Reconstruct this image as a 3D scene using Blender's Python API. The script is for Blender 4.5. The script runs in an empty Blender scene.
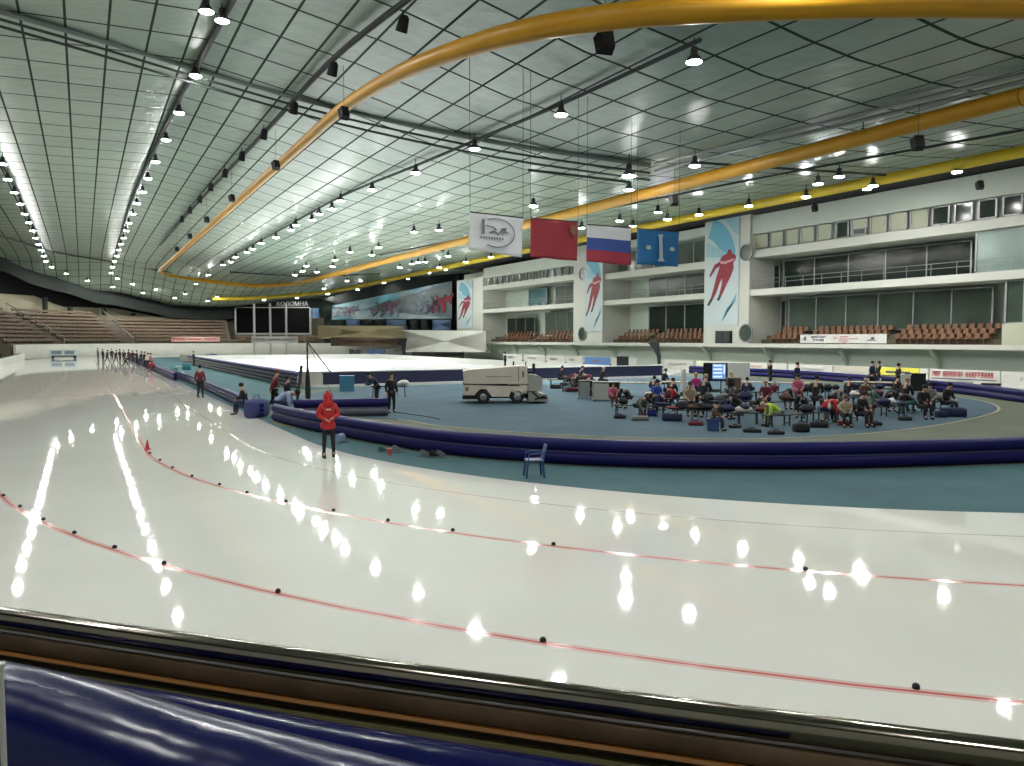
import bpy, math, random
from mathutils import Vector, Matrix
R = random.Random(7)
sc = bpy.context.scene
COL = sc.collection

# ------------------------------------------------------------------ camera
F, HZ, CAMH, YAW = 790.0, 339.2, 3.2, 0.497
PITCH = math.atan((HZ - 383) / F)
cam_d = bpy.data.cameras.new('camera'); cam = bpy.data.objects.new('camera', cam_d); COL.objects.link(cam)
cam_d.sensor_width = 36; cam_d.lens = F / 1024 * 36; cam_d.clip_end = 600; cam_d.clip_start = .05
cam.location = (0, 0, CAMH); cam.rotation_euler = (math.pi / 2 + PITCH, 0, -YAW)
sc.camera = cam
sc.view_settings.view_transform = 'Standard'; sc.view_settings.look = 'None'
sc.view_settings.exposure = .37; sc.view_settings.gamma = 1; sc.view_settings.use_curve_mapping = False
cy = sc.cycles
cy.max_bounces = 7; cy.diffuse_bounces = 5; cy.glossy_bounces = 3; cy.transmission_bounces = 3; cy.transparent_max_bounces = 6
cy.use_denoising = True; cy.caustics_reflective = False; cy.caustics_refractive = False; cy.use_light_tree = True
cy.sample_clamp_indirect = 6

def ray(px, py):
    x = px - 512; y = 383 - py
    fw = F * math.cos(PITCH) - y * math.sin(PITCH); up = F * math.sin(PITCH) + y * math.cos(PITCH)
    return Vector((x * math.cos(YAW) + fw * math.sin(YAW), -x * math.sin(YAW) + fw * math.cos(YAW), up)) / F
def G(px, py, z=0.0):
    r = ray(px, py); t = (z - CAMH) / r.z
    return Vector((r.x * t, r.y * t, z))
def AX(px, py, X):
    r = ray(px, py); t = X / r.x
    return Vector((X, r.y * t, CAMH + r.z * t))
def AD(px, py, d):
    r = ray(px, py); return Vector((r.x * d, r.y * d, CAMH + r.z * d))
def onf(px, py, fz, t0=8, t1=230):
    r = ray(px, py)
    t = t0
    while t < t1:
        if CAMH + r.z * t > fz(r.x * t, r.y * t): break
        t += .5
    lo, hi = t - .5, t
    for _ in range(20):
        m = (lo + hi) / 2
        if CAMH + r.z * m > fz(r.x * m, r.y * m): hi = m
        else: lo = m
    return Vector((r.x * lo, r.y * lo, CAMH + r.z * lo))

# ------------------------------------------------------------------ materials
MATS = {}
def mat(name, col, rough=.6, metal=0, spec=.5, emit=None, es=0, noise=None, alpha=None, bump=None, coat=0):
    if name in MATS: return MATS[name]
    m = bpy.data.materials.new(name); m.use_nodes = True; nt = m.node_tree; b = nt.nodes['Principled BSDF']
    b.inputs['Base Color'].default_value = (*col, 1); b.inputs['Roughness'].default_value = rough
    b.inputs['Metallic'].default_value = metal; b.inputs['Specular IOR Level'].default_value = spec
    b.inputs['Coat Weight'].default_value = coat
    if emit: b.inputs['Emission Color'].default_value = (*emit, 1); b.inputs['Emission Strength'].default_value = es
    tc = nt.nodes.new('ShaderNodeNewGeometry')
    if noise:
        sc_, amt = noise[0], noise[1]
        n = nt.nodes.new('ShaderNodeTexNoise'); n.inputs['Scale'].default_value = sc_; n.inputs['Detail'].default_value = 4
        nt.links.new(tc.outputs['Position'], n.inputs['Vector'])
        mr = nt.nodes.new('ShaderNodeMapRange'); mr.inputs['From Min'].default_value = .3; mr.inputs['From Max'].default_value = .7
        mr.inputs['To Min'].default_value = 1 - amt; mr.inputs['To Max'].default_value = 1 + amt
        nt.links.new(n.outputs['Fac'], mr.inputs['Value'])
        vm = nt.nodes.new('ShaderNodeVectorMath'); vm.operation = 'SCALE'; vm.inputs[0].default_value = col
        nt.links.new(mr.outputs['Result'], vm.inputs['Scale']); nt.links.new(vm.outputs['Vector'], b.inputs['Base Color'])
    if bump:
        n = nt.nodes.new('ShaderNodeTexNoise'); n.inputs['Scale'].default_value = bump[0]
        nt.links.new(tc.outputs['Position'], n.inputs['Vector'])
        bp = nt.nodes.new('ShaderNodeBump'); bp.inputs['Strength'].default_value = bump[1]; bp.inputs['Distance'].default_value = .05
        nt.links.new(n.outputs['Fac'], bp.inputs['Height']); nt.links.new(bp.outputs['Normal'], b.inputs['Normal'])
    MATS[name] = m
    return m

M_ice = mat('track_ice', (.73, .735, .68), .035, spec=.32, noise=(.35, .03))
M_rink = mat('rink_ice', (.93, .97, .98), .15)
M_red = mat('red_lane_paint', (.55, .13, .12), .12)
M_pink = mat('pink_lane_edge', (.68, .50, .46), .1)
M_faint = mat('grey_lane_paint', (.50, .46, .43), .12)
M_teal = mat('teal_floor', (.062, .125, .138), .85, spec=.12, noise=(.6, .12))
M_blue = mat('blue_floor', (.062, .105, .132), .85, spec=.12, noise=(.5, .12))
M_conc = mat('concrete_lane', (.11, .125, .092), .8, spec=.15, noise=(.4, .12))
M_cline = mat('pale_floor_line', (.26, .26, .17), .8)
M_white = mat('white_wall', (.50, .51, .46), .6, noise=(.3, .04))
M_slab = mat('white_slab', (.46, .47, .42), .6)
M_wallg = mat('pale_green_wall', (.52, .60, .52), .6, noise=(.3, .05))
M_cream = mat('cream_wall', (.27, .25, .17), .7)
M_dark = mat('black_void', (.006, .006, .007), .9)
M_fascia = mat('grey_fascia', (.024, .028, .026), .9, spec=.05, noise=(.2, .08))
M_blk = mat('black_plastic', (.008, .008, .009), .7, spec=.25)
M_blkf = mat('black_fabric', (.014, .014, .018), .9)
M_steel = mat('brushed_steel', (.22, .20, .17), .14, metal=1)
M_bronze = mat('bronze_tube', (.16, .085, .03), .22, metal=.85)
M_olive = mat('olive_ledge', (.075, .07, .03), .4)
M_grey = mat('grey_metal', (.28, .29, .29), .4, metal=.6)
M_dgrey = mat('dark_metal', (.035, .04, .04), .7, spec=.2)
M_pad = mat('blue_vinyl', (.004, .006, .06), .2, spec=.2, bump=(8, .08))
M_pad2 = mat('blue_vinyl_far', (.012, .011, .085), .4, spec=.12)
M_padl = mat('lilac_vinyl', (.15, .15, .27), .5, spec=.15)
M_padw = mat('cream_vinyl', (.45, .42, .36), .5)
M_yel = mat('yellow_duct', (.40, .20, .008), .42, spec=.3, noise=(.5, .1))
M_yel2 = mat('bright_yellow_duct', (.40, .29, .01), .42, spec=.3, noise=(.5, .1))
M_seat = mat('brown_seat', (.17, .075, .032), .6, noise=(.8, .2))
M_bench = mat('wooden_bench', (.088, .058, .032), .7, noise=(.9, .2))
M_step = mat('concrete_step', (.095, .08, .055), .8, noise=(.5, .1))
M_glass = mat('dark_glass', (.014, .022, .018), .12, spec=.22)
M_glass2 = mat('green_glass', (.055, .075, .06), .16, spec=.2, noise=(.25, .35))
M_blind = mat('cream_blind', (.36, .38, .27), .6)
M_curt = mat('pale_curtain_glass', (.22, .29, .26), .15, noise=(.6, .12))
M_lens = mat('lamp_lens', (1, 1, 1), .3, emit=(1, 1, .97), es=400)
M_lensb = mat('bright_lamp_lens', (1, 1, 1), .3, emit=(1, 1, .97), es=560)
M_skin = mat('skin', (.45, .26, .18), .6)
M_rubber = mat('black_rubber', (.01, .01, .01), .8)
M_zam = mat('resurfacer_paint', (.60, .53, .45), .4, noise=(1.5, .06))
M_red2 = mat('red_cloth', (.42, .03, .035), .85)
M_tealbox = mat('teal_box', (.03, .15, .23), .5)
M_tbl = mat('beige_table', (.30, .26, .18), .6)
M_paper = mat('white_board', (.52, .52, .49), .5)

def ceil_mat():
    m = bpy.data.materials.new('ceiling_panels'); m.use_nodes = True; nt = m.node_tree; b = nt.nodes['Principled BSDF']
    L = nt.links.new
    g = nt.nodes.new('ShaderNodeNewGeometry'); s = nt.nodes.new('ShaderNodeSeparateXYZ'); L(g.outputs['Position'], s.inputs[0])
    def mth(op, a, bb=None, c=None):
        n = nt.nodes.new('ShaderNodeMath'); n.operation = op
        for i, v in enumerate((a, bb, c)):
            if v is None: continue
            if isinstance(v, (int, float)): n.inputs[i].default_value = v
            else: L(v, n.inputs[i])
        return n.outputs[0]
    def lines(coord, sp, w, off):
        a = mth('DIVIDE', mth('ADD', coord, off), sp)
        fr = mth('FRACT', a); d = mth('ABSOLUTE', mth('SUBTRACT', fr, .5)); d = mth('SUBTRACT', .5, d)
        return mth('LESS_THAN', d, w / sp / 2), mth('FLOOR', a)
    SX, SY = 1.85, 3.6
    lx, fx = lines(s.outputs['X'], SX, .12, 100 * SX - 5.2)
    ly, fy = lines(s.outputs['Y'], SY, .17, 3.0 + 36)
    cmb = nt.nodes.new('ShaderNodeCombineXYZ'); L(fx, cmb.inputs[0]); L(fy, cmb.inputs[1])
    wn = nt.nodes.new('ShaderNodeTexWhiteNoise'); L(cmb.outputs[0], wn.inputs['Vector'])
    v = mth('MULTIPLY_ADD', wn.outputs['Value'], .16, .92)
    nz = nt.nodes.new('ShaderNodeTexNoise'); nz.inputs['Scale'].default_value = .12; L(g.outputs['Position'], nz.inputs['Vector'])
    v = mth('MULTIPLY', v, mth('MULTIPLY_ADD', nz.outputs['Fac'], .5, .75))
    mx = mth('MAXIMUM', lx, ly); v = mth('MULTIPLY', v, mth('MULTIPLY_ADD', mx, -.80, 1))
    vm = nt.nodes.new('ShaderNodeVectorMath'); vm.operation = 'SCALE'; vm.inputs[0].default_value = (.215, .275, .22); L(v, vm.inputs['Scale'])
    L(vm.outputs[0], b.inputs['Base Color'])
    L(mth('MULTIPLY_ADD', mx, -.5, .5), b.inputs['Specular IOR Level']); b.inputs['Roughness'].default_value = .34
    nb = nt.nodes.new('ShaderNodeTexNoise'); nb.inputs['Scale'].default_value = .9; L(g.outputs['Position'], nb.inputs['Vector'])
    bp = nt.nodes.new('ShaderNodeBump'); bp.inputs['Strength'].default_value = .25; bp.inputs['Distance'].default_value = .3
    L(nb.outputs['Fac'], bp.inputs['Height']); L(bp.outputs[0], b.inputs['Normal'])
    return m
M_ceil = ceil_mat()

# ------------------------------------------------------------------ mesh builder
class MB:
    def __init__(s): s.v = []; s.f = []; s.m = []
    def quad(s, *ps, m=0):
        n = len(s.v); s.v += [tuple(p) for p in ps]; s.f.append(tuple(range(n, n + len(ps)))); s.m.append(m); return s
    def hexa(s, b, t, m=0):
        n = len(s.v); s.v += [tuple(p) for p in b] + [tuple(p) for p in t]; k = len(b)
        s.f.append(tuple(n + i for i in reversed(range(k)))); s.f.append(tuple(n + k + i for i in range(k))); s.m += [m, m]
        for i in range(k):
            j = (i + 1) % k; s.f.append((n + i, n + j, n + k + j, n + k + i)); s.m.append(m)
        return s
    def box(s, x0, y0, z0, x1, y1, z1, m=0):
        return s.hexa([(x0, y0, z0), (x1, y0, z0), (x1, y1, z0), (x0, y1, z0)], [(x0, y0, z1), (x1, y0, z1), (x1, y1, z1), (x0, y1, z1)], m)
    def rbox(s, x0, y0, z0, x1, y1, z1, r=.03, m=0):
        # box with chamfered vertical and top edges
        def ring(a, z): return [(x0 + a + r, y0 + a, z), (x1 - a - r, y0 + a, z), (x1 - a, y0 + a + r, z), (x1 - a, y1 - a - r, z), (x1 - a - r, y1 - a, z), (x0 + a + r, y1 - a, z), (x0 + a, y1 - a - r, z), (x0 + a, y0 + a + r, z)]
        return s.loft([ring(r * .7, z0), ring(0, z0 + r), ring(0, z1 - r), ring(r * .7, z1)], m=m)
    def loft(s, rings, cap=True, closed=True, m=0):
        n = len(s.v); k = len(rings[0])
        for r in rings: s.v += [tuple(p) for p in r]
        for a in range(len(rings) - 1):
            for i in range(k if closed else k - 1):
                j = (i + 1) % k
                s.f.append((n + a * k + i, n + a * k + j, n + (a + 1) * k + j, n + (a + 1) * k + i)); s.m.append(m)
        if cap and closed:
            s.f.append(tuple(n + i for i in reversed(range(k)))); e = n + (len(rings) - 1) * k
            s.f.append(tuple(e + i for i in range(k))); s.m += [m, m]
        return s
    def tube(s, pts, r, n=10, m=0, closed=False, cap=True):
        pts = [Vector(p) for p in pts]; rings = []; N = len(pts)
        for i, p in enumerate(pts):
            if closed: d = pts[(i + 1) % N] - pts[i - 1]
            else: d = pts[min(i + 1, N - 1)] - pts[max(i - 1, 0)]
            d.normalize(); up = Vector((0, 0, 1)) if abs(d.z) < .95 else Vector((0, 1, 0))
            a = d.cross(up).normalized(); b = a.cross(d)
            rr = r[i] if isinstance(r, (list, tuple)) else r
            rings.append([p + a * math.cos(2 * math.pi * k / n) * rr + b * math.sin(2 * math.pi * k / n) * rr for k in range(n)])
        if closed: rings.append(rings[0]); cap = False
        return s.loft(rings, cap=cap, m=m)
    def lathe(s, prof, c=(0, 0, 0), n=16, m=0, cap=True):
        return s.loft([[(c[0] + r * math.cos(2 * math.pi * k / n), c[1] + r * math.sin(2 * math.pi * k / n), c[2] + z) for k in range(n)] for r, z in prof], cap=cap, m=m)
    def sphere(s, c, r, n=12, h=7, m=0):
        rx, ry, rz = r if isinstance(r, (tuple, list)) else (r, r, r)
        rings = []
        for i in range(h + 1):
            t = math.pi * (i + .02 * (i == 0) - .02 * (i == h)) / h
            rings.append([(c[0] + rx * math.sin(t) * math.cos(2 * math.pi * k / n), c[1] + ry * math.sin(t) * math.sin(2 * math.pi * k / n), c[2] - rz * math.cos(t)) for k in range(n)])
        return s.loft(rings, m=m)
    def sweep(s, path, prof, m=0, closed=False, cap=True):
        # prof: (offset to the left of travel, z)
        P = [Vector(p[:2]) for p in path]; Z = [(p[2] if len(p) > 2 else 0) for p in path]; N = len(P); rings = []
        for i in range(N):
            d = (P[(i + 1) % N] - P[i - 1]) if closed else (P[min(i + 1, N - 1)] - P[max(i - 1, 0)])
            d.normalize(); nl = Vector((-d.y, d.x))
            rings.append([(P[i].x + nl.x * o, P[i].y + nl.y * o, Z[i] + z) for o, z in prof])
        if closed: rings.append(rings[0]); cap = False
        return s.loft(rings, cap=cap, m=m)
    def build(s, name, mats, parent=None, smooth=False, label=None, cat=None, group=None, kind=None, keep=False, M=None):
        if not isinstance(mats, (list, tuple)): mats = [mats]
        vs = [Vector(v) for v in s.v]
        if M is not None: vs = [M @ v for v in vs]
        loc = Vector((0, 0, 0))
        if parent is None and not keep:
            mn = Vector([min(v[i] for v in vs) for i in range(3)]); mxx = Vector([max(v[i] for v in vs) for i in range(3)])
            loc = Vector(((mn.x + mxx.x) / 2, (mn.y + mxx.y) / 2, mn.z)); vs = [v - loc for v in vs]
        me = bpy.data.meshes.new(name); me.from_pydata([tuple(v) for v in vs], [], s.f)
        for mm in mats: me.materials.append(mm)
        me.polygons.foreach_set('material_index', s.m)
        if smooth: me.polygons.foreach_set('use_smooth', [True] * len(s.f))
        me.validate(); me.update()
        if smooth:
            import bmesh
            bm = bmesh.new(); bm.from_mesh(me); bmesh.ops.recalc_face_normals(bm, faces=bm.faces)
            for e in bm.edges:
                if len(e.link_faces) == 2 and e.calc_face_angle(0) > .75: e.smooth = False
            bm.to_mesh(me); bm.free()
        o = bpy.data.objects.new(name, me); COL.objects.link(o); o.location = loc
        if parent is not None: o.parent = parent
        return tag(o, label, cat, group, kind)
def tag(o, label=None, cat=None, group=None, kind=None):
    if label: o['label'] = label
    if cat: o['category'] = cat
    if group: o['group'] = group
    if kind: o['kind'] = kind
    return o
def struct(mb, name, mats, smooth=False, parent=None, label=None):
    return mb.build(name, mats, parent, smooth, kind='structure' if parent is None else None, label=label)
def empty(name, loc, rz=0, label=None, cat=None, group=None, kind=None, rx=0):
    o = bpy.data.objects.new(name, None); COL.objects.link(o); o.location = loc; o.rotation_euler = (rx, 0, rz); o.empty_display_size = .2
    return tag(o, label, cat, group, kind)
def copy_tree(o, parent=None, loc=None, rz=None, label=None, group=None, scale=None):
    c = o.copy(); COL.objects.link(c)
    if parent is not None: c.parent = parent
    if loc is not None: c.location = loc
    if rz is not None: c.rotation_euler = (0, 0, rz)
    if scale is not None: c.scale = (scale,) * 3
    if label: c['label'] = label
    if group: c['group'] = group
    for ch in KIDS.get(o.name, []) or list(o.children): copy_tree(ch, c)
    return c
KIDS = {}
def face_cam(p, extra=0):  # rotation so local +Y looks at the camera
    return math.atan2(-p.y, -p.x) - math.pi / 2 + extra
def text_mesh(s, size, mat_, name, parent, M, label=None, extrude=.01):
    cu = bpy.data.curves.new('t', 'FONT'); cu.body = s; cu.size = size; cu.align_x = 'CENTER'; cu.align_y = 'CENTER'; cu.extrude = extrude
    to = bpy.data.objects.new('t', cu); COL.objects.link(to)
    dg = bpy.context.evaluated_depsgraph_get(); me = bpy.data.meshes.new_from_object(to.evaluated_get(dg))
    bpy.data.objects.remove(to); me.name = name; me.transform(M); me.materials.clear(); me.materials.append(mat_)
    o = bpy.data.objects.new(name, me); COL.objects.link(o); o.parent = parent
    if label: o['label'] = label
    return o

# ------------------------------------------------------------------ stadium geometry
CX, CYN, CYF, SXR = 26.5, 25.07, 140.0, .88
def stad(Rr, n=64, sx=SXR, ns=18, a0=None):
    """closed curve, starts on the left straight far end, runs towards the camera, near bend, right straight, far bend"""
    P = []
    for i in range(ns): P.append((-Rr, CYF + (CYN - CYF) * i / ns))
    for i in range(n + 1):
        a = math.pi + math.pi * i / n; P.append((Rr * math.cos(a), CYN + Rr * math.sin(a)))
    for i in range(1, ns): P.append((Rr, CYN + (CYF - CYN) * i / ns))
    for i in range(n + 1):
        a = math.pi * i / n; P.append((Rr * math.cos(a), CYF + Rr * math.sin(a)))
    return [(CX + x * (sx if x > 0 else 1), y) for x, y in P]
def ringmesh(radii, mats_idx, z=0.0, sx=SXR, cut=()):
    mb = MB(); C = [stad(r, sx=sx) for r in radii]; N = len(C[0])
    zf = z if callable(z) else (lambda x, y: z)
    for c in C: mb.v += [(x, y, zf(x, y)) for x, y in c]
    for a in range(len(radii) - 1):
        for i in range(N):
            j = (i + 1) % N; mb.f.append((a * N + i, a * N + j, (a + 1) * N + j, (a + 1) * N + i)); mb.m.append(0 if (a in cut and (i < 18 or i > 84)) else mats_idx[a])
    return mb
def interp(tab, x):
    if x <= tab[0][0]: return tab[0][1]
    for (a, va), (b, vb) in zip(tab, tab[1:]):
        if x <= b:
            t = (x - a) / (b - a); t = t * t * (3 - 2 * t) * .4 + t * .6; return va + (vb - va) * t
    return tab[-1][1]
PROF = [(-25, 18.3), (-12, 18.2), (-5.6, 18.1), (0, 18.4), (5.2, 18.6), (13, 17.3), (18, 15.9), (24.6, 14.9), (30, 14.4), (36, 14.4), (45, 14.8), (57, 15.7), (76, 15.9)]
def zc(x, y):
    z = interp(PROF, x)
    d = interp([(125, 0), (152, .1), (164, .4), (170, 2.3), (174, 3.2), (176, 4.1), (179, 5.6), (184, 5.8), (200, 6)], y)
    k = 1 if x < 15 else max(.45, 1 - (x - 15) / 45)
    return z - d * k

# ------------------------------------------------------------------ floors
w1, w2 = .022, .075
R1, R2, R3, R4, RO = 28.7, 25.0, 22.2, 20.36, 34.4
struct(ringmesh([R4, R3 - .03, R3 + .03, R2 - w2, R2 - w1, R2 + w1, R2 + w2, R1 - w2, R1 - w1, R1 + w1, R1 + w2, RO],
                [0, 3, 0, 2, 1, 2, 0, 2, 1, 2, 0], cut=(7, 8, 9)), 'ice_track', [M_ice, M_red, M_pink, M_faint])
b = MB(); b.quad(*[(x, y, 0) for x, y in stad(R4)]); struct(b, 'floor', M_teal)
def poly_obj(px, name, m, z, extra=()):
    b = MB(); P = [G(x, y) for x, y in px]; P = smooth_closed(P)
    b.hexa([(p[0], p[1], z - .02) for p in P], [(p[0], p[1], z) for p in P]); return struct(b, name, m)
def smooth_closed(P, k=4):
    out = []; N = len(P)
    for i in range(N):
        p0, p1, p2, p3 = P[i - 1], P[i], P[(i + 1) % N], P[(i + 2) % N]
        for j in range(k):
            t = j / k
            out.append(.5 * ((2 * p1) + (p2 - p0) * t + (2 * p0 - 5 * p1 + 4 * p2 - p3) * t * t + (3 * p1 - p0 - 3 * p2 + p3) * t ** 3))
    return out
def smooth_open(P, k=5):
    P = [Vector(p) for p in P]; out = []; N = len(P)
    for i in range(N - 1):
        p0, p1, p2, p3 = P[max(i - 1, 0)], P[i], P[i + 1], P[min(i + 2, N - 1)]
        for j in range(k):
            t = j / k
            out.append(.5 * ((2 * p1) + (p2 - p0) * t + (2 * p0 - 5 * p1 + 4 * p2 - p3) * t * t + (3 * p1 - p0 - 3 * p2 + p3) * t ** 3))
    out.append(P[-1]); return out
padpx = [(271, 421), (300, 429), (345, 438.5), (390, 447), (440, 455), (500, 461), (600, 467.5), (700, 470), (800, 470.5), (900, 468.5), (1024, 464)]
near_pad = [G(*p) for p in padpx] + [Vector((25, 10.4, 0)), Vector((30, 11, 0)), Vector((35.5, 13.5, 0)), Vector((39.6, 18, 0))]
farpx = [(1024, 403), (975, 396), (930, 391), (880, 385.5), (800, 379), (740, 375.5), (690, 373)]
far_pad = [Vector((39.6, 18, 0))] + [G(*p) for p in farpx]
conc = smooth_closed([*near_pad[:-1], *far_pad, Vector((40, 52, 0)), Vector((30, 49, 0)), Vector((14, 50.5, 0)), Vector((9.5, 44, 0))], 3)
b = MB(); b.hexa([(p.x, p.y, .0) for p in conc], [(p.x, p.y, .012) for p in conc]); struct(b, 'concrete_lane_floor', M_conc)
blpx = [(398, 420), (440, 426.5), (520, 433), (600, 437), (700, 439.5), (760, 439.5), (850, 435.5), (930, 427), (985, 416), (999, 409), (985, 402), (940, 395), (880, 388), (800, 382.5), (700, 377), (600, 373)]
bl = [G(*p) for p in blpx] + [Vector((35, 50, 0)), Vector((20, 50.5, 0)), Vector((14.6, 49.5, 0)), Vector((9.6, 43, 0)), Vector((8.0, 38, 0)), Vector((9, 33, 0))]
P = smooth_closed(bl, 4)
b = MB(); b.hexa([(p.x, p.y, .012) for p in P], [(p.x, p.y, .022) for p in P]); struct(b, 'blue_oval_floor', M_blue)
b = MB(); b.sweep([(p.x, p.y) for p in P[:44]], [(-.06, .022), (-.06, .026), (.06, .026), (.06, .022)]); struct(b, 'pale_edge_line', M_cline)

# bright inner rink
RX0, RX1, RY0, RY1, RC = 12.6, 43.0, 52.0, 127.0, 1.2
def rrect(x0, y0, x1, y1, r, n=8):
    P = []
    for cx_, cy_, a in ((x0 + r, y0 + r, math.pi), (x1 - r, y0 + r, 1.5 * math.pi), (x1 - r, y1 - r, 0), (x0 + r, y1 - r, .5 * math.pi)):
        for i in range(n + 1):
            t = a + math.pi / 2 * i / n; P.append((cx_ + r * math.cos(t), cy_ + r * math.sin(t)))
    return P
rk = rrect(RX0, RY0, RX1, RY1, RC)
b = MB(); b.hexa([(x, y, .01) for x, y in rk], [(x, y, .06) for x, y in rk]); struct(b, 'rink_ice_floor', M_rink)
rb = empty('rink_boards', ((RX0 + RX1) / 2, RY0, 0), label='continuous low boards around the brightly lit inner ice rink', cat='rink boards')
off = Matrix.Translation((-(RX0 + RX1) / 2, -RY0, 0))
near = [(x, y) for x, y in rk if y < RY0 + RC + .1]
nl = near[:9]; nr = near[9:]
MXn = [( RX0 + RC + .12, RY0)]
b = MB(); b.sweep(nl + MXn, [(-.08, .02), (-.08, 1.0), (.08, 1.0), (.08, .02)]); b.build('corner_board', M_padw, rb, M=off, label='cream corner boards')
b = MB(); b.sweep(MXn + nr, [(-.10, .02), (-.10, 1.0), (.08, 1.0), (.08, .02)]); b.build('front_board', mat('navy_board', (.008, .008, .04), .5), rb, M=off, label='dark navy front boards')
b = MB(); b.sweep([(x, y) for x, y in near], [(-.12, 1.0), (-.12, 1.07), (.10, 1.07), (.10, 1.0)]); b.build('top_rail', M_paper, rb, M=off, label='pale top rail')
b = MB(); b.sweep(nl + MXn + nr[:3], [(-.35, .0), (-.35, .18), (-.1, .18), (-.1, .0)]); b.build('kick_curb', M_paper, rb, M=off, label='white curb along the foot')
b = MB(); b.sweep([(RX0, RY1 - RC), (RX0, RY0 + RC)], [(-.1, .02), (-.1, 1.0), (.08, 1.0), (.08, .02)]); b.build('side_board', M_padw, rb, M=off)
b = MB(); b.sweep([(x, y) for x, y in rk if y > RY0 + RC - .1 and not (x < RX0 + .1 and y < RY1 - RC + .1)][:], [(-.08, .02), (-.08, .75), (.08, .75), (.08, .02)]); b.build('back_board', M_paper, rb, M=off, label='white far boards')
# striped padding along the left side of the inner rink
sp = empty('striped_padding', (RX0 - .4, 80, 0), label='long cream and navy striped crash padding beside the inner rink', cat='padding')
for k in range(4):
    y0, y1 = RY0 + RC - 1.5, 112
    c = Matrix.Translation((-(RX0 - .4), -80, 0))
    b = MB(); b.tube([(RX0 - .32, y0, .17 + k * .27), (RX0 - .40, (y0 + y1) / 2, .17 + k * .27), (RX0 - .45, y1, .17 + k * .27)], .13, 8)
    b.build('foam_roll', [M_padw, M_padw, M_padw, M_padl][k], sp, smooth=True, M=c)
    if k < 3:
        b = MB(); b.box(RX0 - .56, y0, .27 + k * .27, RX0 - .2, y1, .31 + k * .27); b.build('seam', M_pad2, sp, M=c)

# ------------------------------------------------------------------ padded barriers
def barrier(path, name, label, r=.165, n=2, mats=(M_pad2, M_pad2), h0=.17, seam=M_padl, k=4):
    P = smooth_open(path, k); c = sum(P, Vector()) / len(P)
    root = empty(name, (c.x, c.y, 0), label=label, cat='crash padding')
    M = Matrix.Translation((-c.x, -c.y, 0))
    for i in range(n):
        b = MB(); b.tube([(p.x, p.y, .012 + h0 + i * 2 * r * .93) for p in P], r, 12)
        b.build('foam_roll', mats[i % len(mats)], root, smooth=True, M=M)
        if i < n - 1:
            z = .012 + h0 + r * .93 + i * 2 * r * .93
            b = MB(); b.sweep([(p.x, p.y) for p in P], [(-r * .62, z - .012), (-r * .62, z + .012), (r * .62, z + .012), (r * .62, z - .012)])
            b.build('seam_band', seam, root, M=M)
    return root
inner = near_pad + far_pad[1:]
def offset(path, o):
    P = smooth_open(path, 4); out = []
    for i, p in enumerate(P):
        d = P[min(i + 1, len(P) - 1)] - P[max(i - 1, 0)]; d.z = 0; d.normalize(); out.append(p + Vector((-d.y, d.x, 0)) * o)
    return out
barrier(offset(near_pad, .18), 'padded_barrier', 'long dark blue crash padding curving round the near end of the infield', r=.175, k=1)
barrier(offset(far_pad, .0), 'padded_barrier', 'dark blue crash padding on the far right side of the infield lane', r=.175, k=1)
lp = [G(164, 373.5), G(190, 384), G(215, 396), G(240, 408.5), G(258, 418)]
barrier([p + Vector((.15, 0, 0)) for p in lp], 'padded_barrier', 'low navy padding with pale stripes along the left straight ice edge', r=.1, h0=.11, n=3, mats=(M_pad2, M_pad2, M_pad2))
barrier([Vector((5.9 + .3, 66, 0)), Vector((6.4, 100, 0)), Vector((6.4, 135, 0))], 'padded_barrier', 'distant dark padding along the left straight behind the skaters', r=.16, h0=.17, k=2)
barrier([G(288, 418), G(335, 417), G(388, 416)], 'padded_barrier', 'short straight navy roll padding standing behind the red hooded coach', r=.19, h0=.2, n=2, mats=(mat('grey_vinyl', (.09, .09, .12), .5), M_pad2))

# ------------------------------------------------------------------ ceiling
mb = MB(); fr = [0.0, .15, .3, .45, .6, .75, .85, .93, 1.0]
mb = ringmesh([46 * f for f in fr], [0] * 8, z=zc, sx=1); struct(mb, 'ceiling', M_ceil, smooth=True)
# dark soffit gap and hanging fascia round the bend, cream rear wall, stands
def seg_ring(Rr, a0, a1, n=40, sx=1.0, Rx=None):
    return [(CX + Rr * math.cos(a) * (sx if math.cos(a) > 0 else 1), CYF + Rr * math.sin(a)) for a in [a0 + (a1 - a0) * i / n for i in range(n + 1)]]
def wall_band(path, zlo, zhi, name, m, th=.3):
    b = MB(); rings = []
    N = len(path)
    for i, (x, y) in enumerate(path):
        p = Vector((x, y)); d = Vector(path[min(i + 1, N - 1)]) - Vector(path[max(i - 1, 0)]); d.normalize(); nv = Vector((-d.y, d.x)) * th
        lo = zlo(x, y) if callable(zlo) else zlo; hi = zhi(x, y) if callable(zhi) else zhi
        rings.append([(x, y, lo), (x, y, hi), (x + nv.x, y + nv.y, hi), (x + nv.x, y + nv.y, lo)])
    b.loft(rings); return struct(b, name, m)
A0, A1 = math.pi * 1.0, math.pi * .30
left_st = [(CX - 45.9, y) for y in (-10, 20, 60, 100, 130)]
arc = seg_ring(45.9, A0, A1, 50)
wall_band(left_st + arc, lambda x, y: zc(x, y) - .9, lambda x, y: zc(x, y) + .3, 'unlit_gap_band', M_dark)  # black band standing in for the unlit gap below the ceiling edge
wall_band([(CX - 45.2, y) for y in (-10, 20, 60, 100, 130)] + seg_ring(45.2, A0, A1, 50), lambda x, y: zc(x, y) - 2.75, lambda x, y: zc(x, y) - .75, 'wall_fascia', M_fascia)
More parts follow.
